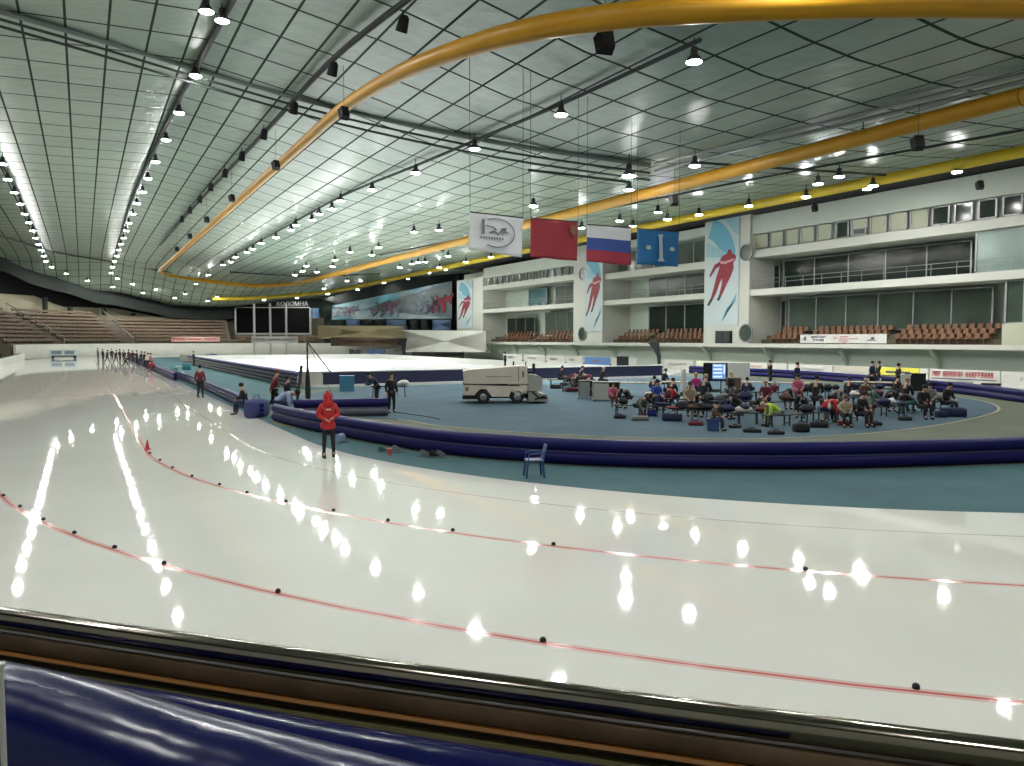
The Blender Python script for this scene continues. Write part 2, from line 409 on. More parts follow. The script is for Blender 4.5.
wall_band([(CX - 49, y) for y in (-10, 20, 60, 100, 130)] + seg_ring(49, A0, A1, 50), lambda x, y: 2, lambda x, y: min(zc(x, y) - 3.1, 11.4), 'wall_far', M_cream)
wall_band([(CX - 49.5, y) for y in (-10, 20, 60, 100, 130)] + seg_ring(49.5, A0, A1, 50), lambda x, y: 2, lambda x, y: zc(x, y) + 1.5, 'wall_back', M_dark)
wall_band([(x, y) for x, y in stad(34.6, sx=1)][:20] , 0, 1.05, 'wall_left', M_white)
wall_band(seg_ring(35.4, A0, math.pi * .12, 50), 0, 2.35, 'wall_low_far', M_white)
# enclosure behind the camera (only its bounced light is seen)
back = [(CX + 49 * math.cos(a), CYN + 49 * math.sin(a)) for a in [math.pi + math.pi * i / 30 for i in range(31)]]
wall_band([(CX - 49, -10)] + back[1:], 0, 17, 'wall_near', M_white)

# near/far deck round the ice
struct(ringmesh([RO, 49], [0], z=-.02, sx=1), 'perimeter_floor', M_conc)

# columns in the far stand wall
for px in (45, 70, 104, 133, 160, 193, 226):
    a = None
    r_ = ray(px, 300)
    best = min([(abs((p[0] * r_.y - p[1] * r_.x)), p) for p in seg_ring(47.6, A0, math.pi * .4, 400)], key=lambda q: q[0])[1]
    b = MB(); b.tube([(best[0], best[1], 8.2), (best[0], best[1], zc(best[0], best[1]) - 3.4)], .45, 10)
    b.build('column', M_fascia, smooth=True, label='grey column behind the far seating, %s' % ('near the left edge' if px < 60 else 'left of centre aisle' if px < 110 else 'between the aisles' if px < 150 else 'towards the scoreboard' if px < 200 else 'beside the scoreboard') + (' under the fascia' if px in (45, 104, 160) else ''), cat='column', group='far stand columns')

# far stand benches: stepped sectors split by aisles
def ang_px(px, Rr):
    r_ = ray(px, 330); best = None
    for i in range(1200):
        a = math.pi * 1.25 - math.pi * 1.1 * i / 1200
        x, y = CX + Rr * math.cos(a), CYF + Rr * math.sin(a)
        if y < 100: continue
        if x * r_.x + y * r_.y < 0: continue
        e = abs(x * r_.y - y * r_.x) + (0 if Rr * math.sin(a) > -5 else 50)
        if best is None or e < best[0]: best = (e, a)
    return best[1]
sectors = [(math.pi * 1.0, ang_px(36, 41), 'leftmost'), (ang_px(40, 41), ang_px(112, 41), 'left'), (ang_px(122, 41), ang_px(226, 41), 'middle'), (ang_px(232, 41), ang_px(322, 41), 'right')]
ORD = ['lowest', 'second', 'third', 'fourth', 'fifth', 'sixth', 'seventh', 'eighth', 'topmost']
b = MB()
for k in range(9):
    rr = 36 + k * 1.25
    zlo = 2.3 + k * .68
    if True:
        b.sweep(seg_ring(rr + .62, math.pi, math.pi * .36 if k < 2 else ang_px(229, 41), 50), [(-.62, 0), (-.62, zlo + .2), (.63, zlo + .2), (.63, 0)])
struct(b, 'tiered_floor', M_step)
for (a0, a1, nm) in sectors:
    for k in range(9):
        if (nm == 'right' and k > 1) or (nm == 'middle' and k > 6): break
        rr = 36.75 + k * 1.25; z = 2.5 + k * .68
        th = seg_ring(rr, a0 - .01, a1 + .01, 14)
        root = empty('bench_row', (th[7][0], th[7][1], z), label='%s long brown bench row in the %s sector of the far stand' % (ORD[k], nm), cat='bench', group='brown bench rows in the far stand')
        M = Matrix.Translation((-th[7][0], -th[7][1], -z))
        c = MB(); c.sweep(th, [(-.3, z + .38), (-.3, z + .46), (.2, z + .46), (.2, z + .38)]); c.build('seat_plank', M_bench, root, M=M)
        c = MB(); c.sweep(th, [(.17, z + .46), (.22, z + .82), (.27, z + .82), (.22, z + .46)]); c.build('back_plank', M_bench, root, M=M)
        for q in range(1, 15, 4):
            x, y = th[q]; c = MB(); c.box(x - .05, y - .15, z - .01, x + .05, y + .15, z + .4); c.build('leg', M_dgrey, root, M=M)
# aisle rail
for px, nm in ((38, 'leftmost'), (118, 'middle')):
    a = ang_px(px, 41); P = [(CX + rr * math.cos(a + da), CYF + rr * math.sin(a + da), z) for rr, z, da in ((36, 3.5, 0), (41.5, 6.6, .0), (47, 9.6, .0))]
    b = MB(); b.tube(P, .06, 6)
    for p in P + [tuple((Vector(P[0]) + Vector(P[1])) / 2), tuple((Vector(P[1]) + Vector(P[2])) / 2)]: b.tube([(p[0], p[1], p[2] - 1.2), p], .04, 6)
    b.build('aisle_handrail', M_grey, label='metal handrail down the %s aisle of the far stand' % nm, cat='handrail')

# scoreboard
pL, pR = AD(236.5, 320, 176), AD(309.5, 320, 176)
mid = (pL + pR) / 2; W = (pR - pL).length; ang = math.atan2(pR.y - pL.y, pR.x - pL.x)
def zat(px, py, d): return AD(px, py, d).z
z0, z1 = zat(270, 333, 176), zat(270, 308, 176)
root = empty('scoreboard', (mid.x, mid.y, z0), ang, label='large black unlit scoreboard screen between the far stands', cat='scoreboard')
b = MB(); b.box(-W / 2, 0, 0, W / 2, .5, z1 - z0); b.build('screen', mat('dead_screen', (.004, .004, .004), .9, spec=.03), root)
b = MB(); b.box(-W / 2 - .4, -.1, -.35, W / 2 + .4, .5, 0).box(-W / 2 - .4, -.1, 0, -W / 2, .5, z1 - z0).box(W / 2, -.1, 0, W / 2 + .4, .5, z1 - z0).box(-W/2, -.1, z1 - z0, W/2, .5, z1-z0+.2); b.build('frame', M_grey, root)
b = MB(); b.box(-W / 2 + 1, .1, -6.4, -W / 2 + 1.5, .4, -.3).box(W / 2 - 1.5, .1, -6.4, W / 2 - 1, .4, -.3); b.build('support', M_grey, root)
root = empty('rooftop_sign', (mid.x, mid.y, z1 + .35), ang, label='dim white lettered city name sign above the scoreboard', cat='sign')
text_mesh('КОЛОМНА', 1.35, mat('sign_letter', (.25, .25, .25), .6), 'lettering', root, Matrix.Translation((W * .27, -.2, .5)) @ Matrix.Rotation(math.pi / 2, 4, 'X'), extrude=.08)
b = MB(); b.box(W * .02, -.1, -.2, W * .5, .3, .02); b.build('bracket', M_dgrey, root)
for px, nm in ((254.5, 'left'), (270.5, 'middle'), (286.5, 'right')):
    p = AD(px, 338, 168); b = MB(); b.tube([(p.x, p.y, 0), (p.x, p.y, zat(px, 303.5, 168))], .22, 8)
    b.lathe([(.35, 0), (.35, .12)], (p.x, p.y, 0), 10)
    b.build('flagpole', mat('pale_pole', (.25, .27, .26), .6), smooth=True, label='tall pale pole, %s one of three in front of the scoreboard' % nm, cat='pole')
# mural wall and neighbours
def panel(pxa, pxb, da, db, yt_a, yt_b, yb_a, yb_b, name, m, label=None, cat=None, kind=None, th=.25, parent=None):
    a0, a1, c0, c1 = AD(pxa, yb_a, da), AD(pxb, yb_b, db), AD(pxb, yt_b, db), AD(pxa, yt_a, da)
    n = Vector((a1.y - a0.y, -(a1.x - a0.x), 0)).normalized() * -th
    if n.dot(Vector((a0.x, a0.y, 0))) < 0: n = -n
    b = MB(); b.hexa([a0, a1, a1 + n, a0 + n], [c0, c1, c1 + n, c0 + n]); return b.build(name, m, parent, label=label, cat=cat, kind=kind)
def mural_mat():
    m = mat('mural_print', (.4, .55, .6), .5); nt = m.node_tree; b_ = nt.nodes['Principled BSDF']
    g = nt.nodes.new('ShaderNodeNewGeometry'); w = nt.nodes.new('ShaderNodeTexNoise'); w.inputs['Scale'].default_value = .10; w.inputs['Detail'].default_value = 3; w.inputs['Distortion'].default_value = .3
    mp = nt.nodes.new('ShaderNodeMapping'); mp.inputs['Scale'].default_value = (1, 1, 3); nt.links.new(g.outputs['Position'], mp.inputs[0]); nt.links.new(mp.outputs[0], w.inputs['Vector'])
    cr = nt.nodes.new('ShaderNodeValToRGB'); e = cr.color_ramp.elements; e[0].position = .38; e[0].color = (.03, .13, .16, 1); e[1].position = .62; e[1].color = (.27, .31, .32, 1)
    x = e.new(.5); x.color = (.13, .23, .26, 1)
    nt.links.new(w.outputs['Fac'], cr.inputs[0]); nt.links.new(cr.outputs[0], b_.inputs['Base Color']); return m
M_mural = mural_mat()
DA, DB = 172, 148
def dlerp(px): return DA + (DB - DA) * (px - 330) / (452 - 330)
mural = panel(331, 452, DA, DB, 306, 281, 319.5, 318.5, 'wall_mural', M_mural, label='wide pale blue speed skating mural on the far right wall', cat='mural')
SK = [(-.95, .05), (-.60, .16), (-.38, .42), (-.12, .30), (-.28, .02), (-.02, .0), (.10, .28), (.0, .52), (.30, .66), (.42, .44), (.50, .46), (.46, .74), (.62, .80), (.70, .96), (.60, 1.06), (.46, 1.0), (.40, .90), (-.05, .86), (-.36, .70), (-.60, .98), (-.70, .93), (-.48, .60), (-.56, .34), (-.90, .14)]
def silhouette(o_parent, C, U, V, s, m, flip=1, name='printed_skater', nrm=None):
    b = MB(); P = [C + U * (x * s * flip) + V * (y * s) for x, y in SK]
    n = nrm if nrm is not None else -Vector((C.x, C.y, 0)).normalized()
    if flip < 0: P = P[::-1]
    b.hexa([p + n * .03 for p in P], [p + n * .06 for p in P])
    loc = o_parent.location
    return b.build(name, m, o_parent, M=Matrix.Translation(-loc))
mk = [mat('print_black', (.02, .02, .025), .6), mat('print_red', (.19, .012, .025), .6), mat('print_grey', (.10, .12, .15), .6), mat('print_plum', (.08, .03, .05), .6)]
UM = (AD(452, 318, DB) - AD(331, 318, DA)); UM.z = 0; UM.normalize(); VM = Vector((0, 0, 1))
nM = Vector((UM.y, -UM.x, 0)); nM = nM if nM.dot(AD(400, 300, 160)) < 0 else -nM
for px, y0, h, mi, fl in ((338, 316, 8, 2, 1), (345, 316, 10, 2, 1), (350.5, 316, 12, 3, 1), (354, 315, 11, 2, 1), (374, 317, 10, 3, 1), (383, 317, 20, 0, 1), (392, 316, 19, 3, 1), (399, 317, 17, 2, 1), (421, 314, 14, 2, 1), (427, 313, 17, 2, 1), (434, 313, 16, 3, 1), (439, 312, 20, 0, 1), (445, 313, 23, 1, 1)):
    ry = ray(px, y0); q0 = AD(331, 318, DA); t_ = (q0.dot(nM)) / ry.dot(nM); C = Vector((ry.x * t_, ry.y * t_, CAMH + ry.z * t_)); C = Vector((ry.x * (q0.x * nM.x + q0.y * nM.y) / (ry.x * nM.x + ry.y * nM.y), ry.y * (q0.x * nM.x + q0.y * nM.y) / (ry.x * nM.x + ry.y * nM.y), 0)); d = C.length / math.hypot(ry.x, ry.y); C.z = CAMH + ry.z * d; C += nM * .02; silhouette(mural, C, UM, VM, h * d / F * .82, mk[mi], fl, nrm=nM)
b = panel(455, 459, 148, 147, 276, 275, 320, 320, 'trim_2', M_dark, kind='structure')
panel(322, 470, DA + 2, DB + 2, 299, 262, 345, 345, 'wall_end', M_fascia, kind='structure', th=.5)
for i, (xa, xb) in enumerate(((311, 319), (320, 329), (331, 344), (346, 360), (362, 372), (374, 384), (386, 406), (409, 418), (420, 428), (432, 451))):
    up = i < 2
    panel(xa, xb, dlerp(xa) - .2, dlerp(xb) - .2, 308 if up else 319.8, 308 if up else 319.8, 318 if up else 330, 318 if up else 330, 'window_%d' % (i + 1), M_glass if i % 3 else mat('blue_glass', (.09, .15, .24), .1), kind='structure', th=.1)
panel(317, 407, 166, 157, 325.5, 326, 338.5, 339, 'wall_gallery', mat('yellow_cream', (.32, .28, .16), .8), kind='structure')
panel(330, 398, 160, 153, 337, 338, 346, 346, 'wall_gallery_low', M_bench, kind='structure')
panel(401, 486, 152, 122, 330, 331, 352, 352, 'wall_gallery_side', M_white, kind='structure', th=1.0)
# end poster strip with red skater
X_F = 58.0
def fbox(b, x0, ya, yb, za, zb, x1, m=0): b.box(x0, min(ya, yb), za, x1, max(ya, yb), zb, m)

# ------------------------------------------------------------------ right grandstand building
def YY(px, X=X_F): return AX(px, 300, X).y
Y1a, Y1b, P1b, Y2b, P2b, Y3b, PEb = 24.0, 58.0, YY(707), YY(605), YY(576), YY(484), YY(458)
Y1b = YY(752)
secs = [(Y1a, Y1b), (P1b, Y2b), (P2b, Y3b)]
b = MB()
for (ya, yb) in secs:
    hi = 11.9 if (ya, yb) != secs[1] else 11.4
    fbox(b, 57.7, ya, yb, 7.45, 8.05, 62); fbox(b, 57.9, ya, yb, hi - .75, hi, 62)
fbox(b, 57.25, Y1a, PEb, 2.42, 2.78, 62.2)
struct(b, 'balcony_slabs', M_slab)
b = MB(); fbox(b, 57.9, Y1a, Y1b, 13.45, 15.25, 62); fbox(b, 57.9, P2b, Y3b, 13.1, 14.75, 62); fbox(b, 57.9, P1b, Y2b, 14.1, 15.0, 62)
struct(b, 'parapet', mat('parapet_paint', (.42, .46, .41), .6))
b = MB(); fbox(b, 62, Y1a, PEb + 6, 0, 15.0, 62.6); struct(b, 'wall_right', M_wallg)
b = MB(); fbox(b, 54.0, 8, 126, 15.38, 17.5, 64); struct(b, 'unlit_gap_box', M_dark)  # black box painting in the unlit space above the stand
b = MB(); fbox(b, 59.2, Y1a, PEb, 0, 2.42, 59.6); struct(b, 'wall_right_low', M_wallg)
b = MB()
for y in [30 + i * 8.6 for i in range(11)]: b.tube([(59.2, y, .9), (58.9, y, 1.6), (58.0, y, 2.45)], .2, 8)
struct(b, 'bracket_columns', M_wallg, smooth=True)
b = MB()
for (ya, yb) in ((Y1b, P1b), (Y2b, P2b)): fbox(b, 57.6, ya, yb, 2.7, 15.9, 62)
fbox(b, 57.8, Y3b, PEb, 2.7, 13.4, 62)
struct(b, 'stand_pillars', M_slab)
def fr_window(n, ya, yb, za, zb, m, X=58.4, mull=0, rail=False):
    ya, yb = min(ya, yb), max(ya, yb)
    b = MB(); fbox(b, X, ya, yb, za, zb, X + .06); o = struct(b, 'window_%d' % n, m)
    b = MB(); t = .07
    fbox(b, X - .06, ya, ya + t * 2, za, zb, X); fbox(b, X - .06, yb - 2 * t, yb, za, zb, X); fbox(b, X - .06, ya, yb, za, za + t, X); fbox(b, X - .06, ya, yb, zb - t, zb, X)
    for k in range(mull):
        y = ya + (yb - ya) * (k + 1) / (mull + 1); fbox(b, X - .05, y - .05, y + .05, za, zb, X)
    b.build('window_frame', M_grey, o, M=Matrix.Translation(-o.location))
WN = [20]
def win(*a, **k): WN[0] += 1; fr_window(WN[0], *a, **k)
# top strip panes, first block
edges = [(35, 98, 1), (104, 153, 1), (160, 208, 1), (214, 264, 1), (274, 326, 1), (340, 388, 0), (395, 456, 2), (463, 524, 1), (531, 597, 1), (605, 672, 1), (684, 748, 0), (764, 831, 0), (848, 918, 0), (935, 1010, 0), (1022, 1100, 0)]
for (a, c, t) in edges:
    pa, pc = 740 + a / 3.606, 740 + c / 3.606
    win(YY(pa, 58.3), YY(pc, 58.3), 12.0, 13.4, M_glass if t == 0 else M_blind, X=58.3)
    if t == 2: win(YY(pa + 2, 58.25), YY(pc - 1, 58.25), 12.05, 12.6, M_glass, X=58.2)
b = MB(); fbox(b, 58.6, Y1a, Y1b, 11.9, 13.5, 59); fbox(b, 58.6, P2b, Y3b, 11.9, 13.2, 59); struct(b, 'wall_window_band', M_slab)
for k in range(14):
    ya = P2b + .3 + (Y3b - P2b - .6) * k / 14; yb = P2b + .3 + (Y3b - P2b - .6) * (k + .68) / 14
    win(ya, yb, 11.95, 13.05, M_glass2, X=58.3)
win(P1b + .4, Y2b - 1, 11.5, 14.0, M_glass2, X=59.5, mull=4)
# middle level glazing
win(YY(971, 61), YY(783, 61), 8.1, 10.9, M_glass, X=61, mull=4); win(YY(780, 61), YY(770, 61), 8.1, 10.6, M_glass, X=61)
win(Y1a, YY(974, 58.3), 8.1, 11.1, M_curt, X=58.3, mull=2)
win(P1b + .3, Y2b - 5, 8.1, 10.6, M_glass2, X=61, mull=3)
win(P2b + 2.5, P2b + 10, 8.1, 10.9, M_glass2, X=61, mull=2); win(P2b + 12.5, P2b + 18, 8.1, 10.9, mat('teal_glass', (.03, .12, .14), .1), X=61, mull=1)
# lower glazing
win(YY(994, 61), YY(789, 61), 4.0, 7.2, M_glass2, X=61, mull=5); win(YY(787, 61), YY(781, 61), 3.4, 7.0, M_glass, X=61)
win(P1b + .3, Y2b - 5, 3.9, 7.2, M_glass, X=61, mull=3)
win(P2b + .3, P2b + 13, 3.8, 7.2, M_glass2, X=61, mull=3); win(P2b + 16, P2b + 25, 3.4, 6.6, M_glass, X=61, mull=2)
# right end booth
b = MB(); fbox(b, 58.1, Y1a, YY(1003, 58.1), 2.78, 4.3, 60); struct(b, 'wall_booth', mat('booth_cream', (.42, .43, .32), .7))
win(Y1a, YY(1005, 58.3), 4.35, 7.4, M_glass2, X=58.3, mull=6)
# portholes
def porthole(px, yc, h, nm):
    c = AX(px, yc, 57.55); r = h / 2 * (c.x / ray(px, yc).x) / F
    b = MB(); b.loft([[(57.5, c.y + r * q * math.cos(2 * math.pi * k / 24), c.z + r * q * math.sin(2 * math.pi * k / 24)) for k in range(24)] for q in (1.0, 1.0)], cap=True)
    b2 = MB(); ringo = lambda x, q: [(x, c.y + r * q * math.cos(2 * math.pi * k / 24), c.z + r * q * math.sin(2 * math.pi * k / 24)) for k in range(24)]
    b2.loft([ringo(57.59, .98), ringo(57.55, .98)]); WN[0] += 1
    o = struct(b2, 'window_%d' % WN[0], M_glass2)
    b3 = MB(); b3.loft([ringo(57.6, .98), ringo(57.45, .98), ringo(57.45, 1.1), ringo(57.6, 1.1)], cap=False); b3.build('window_frame', M_grey, o, M=Matrix.Translation(-o.location))
porthole(746.5, 252.5, 16, 'a'); porthole(746, 333, 17, 'b'); porthole(583, 274, 12, 'c'); porthole(582.5, 334, 13, 'd')
# posters
M_pb = mat('poster_ice', (.40, .47, .48), .55); M_ps = mat('poster_swirl', (.10, .30, .40), .55); M_pl = mat('poster_light_swirl', (.24, .40, .46), .55)
def poster(ya, yb, z0, z1, label, X=57.52):
    root = empty('banner', (X, (ya + yb) / 2, z0), label=label, cat='poster'); w = abs(yb - ya); h = z1 - z0
    # local: y from -w/2 (towards camera = image right) to w/2
    b = MB(); b.box(-.02, -w / 2, 0, .05, w / 2, h); b.build('printed_sheet', M_pb, root)
    def blob(pts, m, name, dx):
        q = [(u * w - w / 2, v * h) for u, v in pts]; q = [(-a, c) for a, c in q]
        bb = MB(); bb.hexa([(-.02 - dx, a, c) for a, c in q], [(-.035 - dx, a, c) for a, c in q]); bb.build(name, m, root)
    def arcband(c, r0, r1, a0, a1):
        A = [a0 + (a1 - a0) * i / 12 for i in range(13)]
        return [(min(1, max(0, c[0] + r0 * math.cos(a))), min(1, max(0, c[1] + r0 * .42 * math.sin(a)))) for a in A] + [(min(1, max(0, c[0] + r1 * math.cos(a))), min(1, max(0, c[1] + r1 * .42 * math.sin(a)))) for a in reversed(A)]
    blob(arcband((-.1, .62), .55, 1.0, .05, 1.25), M_ps, 'blue_swirl', .004)
    blob([(.55, 1.0), (.98, 1.0), (.98, .82), (.85, .86)], M_pl, 'blue_swirl', .004)
    blob([(.02, .80), (.55, .70), (.72, .66), (.5, .64), (.02, .66)], M_pl, 'blue_swirl', .008)
    blob([(.95, .30), (.62, .08), (.52, .04), (.66, .16), (.9, .22)], M_ps, 'blue_swirl', .004)
    # skater leaning: head right-top, legs down-left
    blob([(.42, .60), (.52, .655), (.66, .67), (.82, .665), (.92, .64), (.90, .60), (.84, .58), (.86, .53), (.78, .46), (.68, .40), (.58, .33), (.50, .28), (.43, .29), (.50, .38), (.52, .45), (.44, .40), (.34, .31), (.24, .25), (.17, .26), (.26, .36), (.34, .46), (.44, .56), (.32, .54), (.14, .46), (.12, .48), (.28, .58)], mk[1], 'printed_skater', .012)
    blob([(.64, .66), (.80, .66), (.78, .70), (.70, .71)], mk[1], 'printed_head', .013)
    blob([(.44, .61), (.60, .60), (.88, .62), (.86, .60), (.60, .575), (.46, .585)], mat('print_pink', (.5, .25, .28), .6), 'printed_stripe', .016)
    blob([(.50, .28), (.43, .29), (.36, .24), (.44, .235)], mk[0], 'printed_skate', .014); blob([(.24, .25), (.17, .26), (.06, .20), (.12, .19)], mk[0], 'printed_skate', .014)
    return root
poster(YY(742), YY(709), 4.6, 15.4, 'tall pale banner with a red speed skater on the pillar beside the right stand block')
poster(YY(606), YY(588), 4.2, 14.6, 'tall pale banner with a red skater on the middle stand pillar', X=57.5)
poster(YY(474), YY(459), 5.0, 13.0, 'farthest narrow banner with a red skater beside the long mural', X=57.7)
# big black speaker under banner
c = AX(719.5, 342, 56.9)
root = empty('loudspeaker', (57.44, c.y, 2.785), label='black box loudspeaker on the ledge under the pillar banner', cat='loudspeaker')
w = (YY(712) - YY(727)) / 2
b = MB(); b.rbox(-.14, -abs(w), 0, .14, abs(w), 1.25, .03); b.build('cabinet', M_blk, root)
b = MB(); b.box(-.17, -abs(w) + .1, .08, -.14, -.05, 1.17).box(-.17, .05, .08, -.14, abs(w) - .1, 1.17); b.build('grille', M_dgrey, root)
# balcony handrails
for (ya, yb), nm in zip(secs, ('right', 'middle', 'farthest')):
    for z, lev in ((8.05, 'upper balcony'), (2.78, 'lower ledge')):
        b = MB(); hh = .95
        for q in (hh, hh * .6): b.tube([(57.85, ya + .2, z + q), (57.85, yb - .2, z + q)], .025, 6)
        n = int((yb - ya) / 2)
        for k in range(n + 1):
            y = ya + .2 + (yb - ya - .4) * k / n; b.tube([(57.85, y, z), (57.85, y, z + hh)], .022, 6)
        if lev[0] == 'u': b.build('balcony_rail', M_grey, label='thin metal railing on the %s of the %s stand block' % (lev, nm), cat='railing')
# seats in the right stand
b = MB(); b.rbox(-.22, -.22, .38, .2, .22, .46, .03).loft([[(.14, -.22, .44), (.2, -.22, .44), (.2, .22, .44), (.14, .22, .44)], [(.2, -.2, .85), (.26, -.2, .85), (.26, .2, .85), (.2, .2, .85)]]).box(-.05, -.03, 0, .1, .03, .4)
seat_proto = None; ns_ = 0
b_step = MB()
for (ya, yb) in secs:
    for k in range(3): fbox(b_step, 58.6 + k * .75, ya, yb, 2.78, 2.79 + k * .38 + .02, 62)
struct(b_step, 'seat_tiers', M_step)
SEC = [(secs[0][0] + 11.0, secs[0][1] - 1.2, 'right stand block', .66), (secs[1][0] + .8, secs[1][1] - 1.5, 'middle stand block', .78), (secs[2][0] + 1.0, secs[2][1] - 3, 'farthest stand block', 1.0)]
for (ya, yb, nm, sp_) in SEC:
    for k, rn in enumerate(('front', 'second', 'back')):
        y = ya; q = 0
        while y < yb:
            q += 1
            if q % 13 in (0,): y += sp_ * 1.6; continue
            lab = 'brown plastic seat in the %s row of the %s' % (rn, nm); grp = 'seats in the %s row of the %s' % (rn, nm)
            loc = (58.95 + k * .75, y, 2.81 + k * .38)
            if seat_proto is None:
                seat_proto = b.build('stadium_seat', M_seat, keep=True, label=lab, cat='seat', group=grp); seat_proto.location = loc
            else:
                o = seat_proto.copy(); COL.objects.link(o); o.location = loc; o['label'] = lab; o['group'] = grp
            ns_ += 1; y += sp_
print('seats', ns_)
# banner on the ledge
def letterblocks(b, x0, x1, z0, z1, n, gaps, rr, m=0):
    w = (x1 - x0) / n
    for i in range(n):
        if i in gaps: continue
        xx = x0 + i * w
        b.box(xx, -.03, z0, xx + w * .22, -.02, z1, m)
        t = rr.choice((0, 1, 2))
        if t != 1: b.box(xx, -.03, z1 - (z1 - z0) * .22, xx + w * .72, -.02, z1, m)
        if t != 0: b.box(xx + w * .5, -.03, z0, xx + w * .72, -.02, z1, m)
        b.box(xx, -.03, (z0 + z1) / 2 - (z1 - z0) * .1, xx + w * .7, -.02, (z0 + z1) / 2 + (z1 - z0) * .1, m)
def board(pa, pb, z0, z1, X, name, label, m=M_paper, cat='advertising board', deco=None, th=.06):
    y0, y1 = YY(pa, X), YY(pb, X); w = abs(y0 - y1)
    root = empty(name, (X, (y0 + y1) / 2, z0), -math.pi / 2, label=label, cat=cat)   # local x -> image right, local -y -> camera
    b = MB(); b.box(-w / 2, -.0, 0, w / 2, th, z1 - z0); b.build('panel', m, root)
    if deco: deco(root, w, z1 - z0)
    return root
M_txt = mat('dark_print', (.06, .07, .1), .6); M_txr = mat('red_print', (.5, .07, .09), .6)
RX = Matrix.Rotation(math.pi / 2, 4, 'X')
def d_min(root, w, h):
    text_mesh('МИНСПОРТ', h * .36, M_txt, 'lettering', root, Matrix.Translation((-w * .27, -.02, h * .68)) @ RX)
    text_mesh('РОССИИ', h * .36, M_txt, 'lettering', root, Matrix.Translation((-w * .27, -.02, h * .32)) @ RX)
    b = MB(); b.lathe([(.01, 0), (h * .16, .1 * h), (h * .2, h * .3), (h * .08, h * .5), (.01, h * .55)], (-w * .44, 0, h * .25), 8); b.build('emblem', M_txt, root, M=Matrix.Diagonal((1, .1, 1, 1)))
    b = MB(); b.hexa([(-w * .10, -.03, h * .75), (-w * .05, -.03, h * .62), (-w * .09, -.03, h * .40), (-w * .065, -.03, h * .6)], [(-w * .10, -.01, h * .75), (-w * .05, -.01, h * .62), (-w * .09, -.01, h * .40), (-w * .065, -.01, h * .6)]); b.build('emblem', M_txr, root, label='red wing emblem')
    b = MB()
    for i, (x0, x1) in enumerate(((-.01, .08), (-.02, .2), (-.02, .08))): b.box(w * x0, -.03, h * (.70 - i * .24), w * x1, -.01, h * (.76 - i * .24))
    b.box(w * .02, -.03, h * .04, w * .06, -.01, h * .09); b.build('red_lines', M_txr, root, label='small red print lines')
    b = MB(); b.box(w * .30, -.03, h * .30, w * .39, -.01, h * .38).box(w * .34, -.03, h * .42, w * .37, -.01, h * .66); b.build('emblem', M_txt, root)
board(801, 887.5, 2.86, 3.62, 57.2, 'ledge_banner', 'white lettered ministry banner hung on the ledge before the right seats', cat='banner', deco=d_min)
# advertising boards round the far side of the track
def words(cols, segs, n=7, mm=M_txt, z=(.35, .65)):
    def f(root, w, h):
        rr = random.Random(int(w * 100)); b = MB()
        for a, c in segs: letterblocks(b, w * (a - .5), w * (c - .5), h * z[0], h * z[1], n, (), rr)
        b.build('lettering', mm, root)
    return f
def d_red(root, w, h):
    rr = random.Random(3); b = MB()
    for xa_, xb_, n_ in ((-.46, -.33, 4), (-.30, 0, 8), (.03, .42, 9)):
        b = MB(); letterblocks(b, xa_ * w, xb_ * w, h * .45, h * .85, n_, (), rr); b.build('lettering', M_txr, root)
    b = MB(); b.box(-w * .47, -.03, h * .26, w * .45, -.01, h * .33); b.build('underline', M_txt, root)
def d_yel(root, w, h):
    b = MB(); b.box(-w * .45, -.03, h * .3, w * .45, -.01, h * .38).box(-w * .3, -.03, h * .55, w * .3, -.01, h * .7); b.build('dark_stripe', M_txt, root)
XB = 56.1
BH = .98
M_yb = mat('yellow_board', (.62, .58, .06), .5)
bl_ = [(612, 637, M_paper, 'plain white advertising board right of the black loudspeaker', words(0, [(.3, .7)])),
       (664, 694, M_paper, 'pale board with faint grey print behind the beige tables', words(0, [(.2, .8)], 9, mat('faint_print', (.4, .42, .45), .6))),
       (697, 731, mat('cream_board', (.66, .65, .52), .5), 'cream advertising board above the television screen', None),
       (733, 768, mat('faded_board', (.60, .58, .52), .5), 'faded board with thin red line left of the standing man', words(0, [(.1, .9)], 12, mat('faint_red', (.55, .3, .28), .6), (.55, .7))),
       (771, 788, M_paper, 'small white board just right of the standing man', None),
       (790, 834, M_paper, 'white board with one boxed grey logo line', words(0, [(.3, .85)], 10, mat('faint_print', (.4, .42, .45), .6))),
       (836, 876, M_padw, 'cream board with thin print left of the yellow board', words(0, [(.2, .8)], 12, M_ps, (.45, .5))),
       (880, 921, M_yb, 'bright yellow advertising board on the far side of the track', d_yel),
       (922, 930, M_paper, 'narrow white board between yellow board and red lettered board', None),
       (932, 1003, M_paper, 'long white board with red lettering in three words', d_red),
       (1004, 1040, M_paper, 'blank white board at the right edge with small grey mark', words(0, [(.55, .62)], 1, M_grey))]
for a, c, m, lab, deco in bl_: board(a, c, .0, BH, XB, 'advertising_board', lab, m, deco=deco)
board(585, 610, 0, BH, XB, 'advertising_board', 'blue and white board with red mark near the black loudspeaker', mat('blue_board', (.10, .22, .48), .5), deco=words(0, [(.35, .6)], 3, M_txr))
for i, (a, c) in enumerate(((503, 522), (524, 545), (547, 565), (566, 583))):
    board(a, c, 0, BH, XB, 'advertising_board', 'distant white board above the zamboni, %s' % ('leftmost', 'second from left', 'third from left', 'rightmost')[i].replace('zamboni', ''), M_paper, deco=words(0, [(.2, .6)], 5, M_grey))
for o in list(bpy.data.objects):
    if o.get('label') and 'zamboni' in o['label']: o['label'] = o['label'].replace('above the zamboni', 'seen above the ice resurfacer')
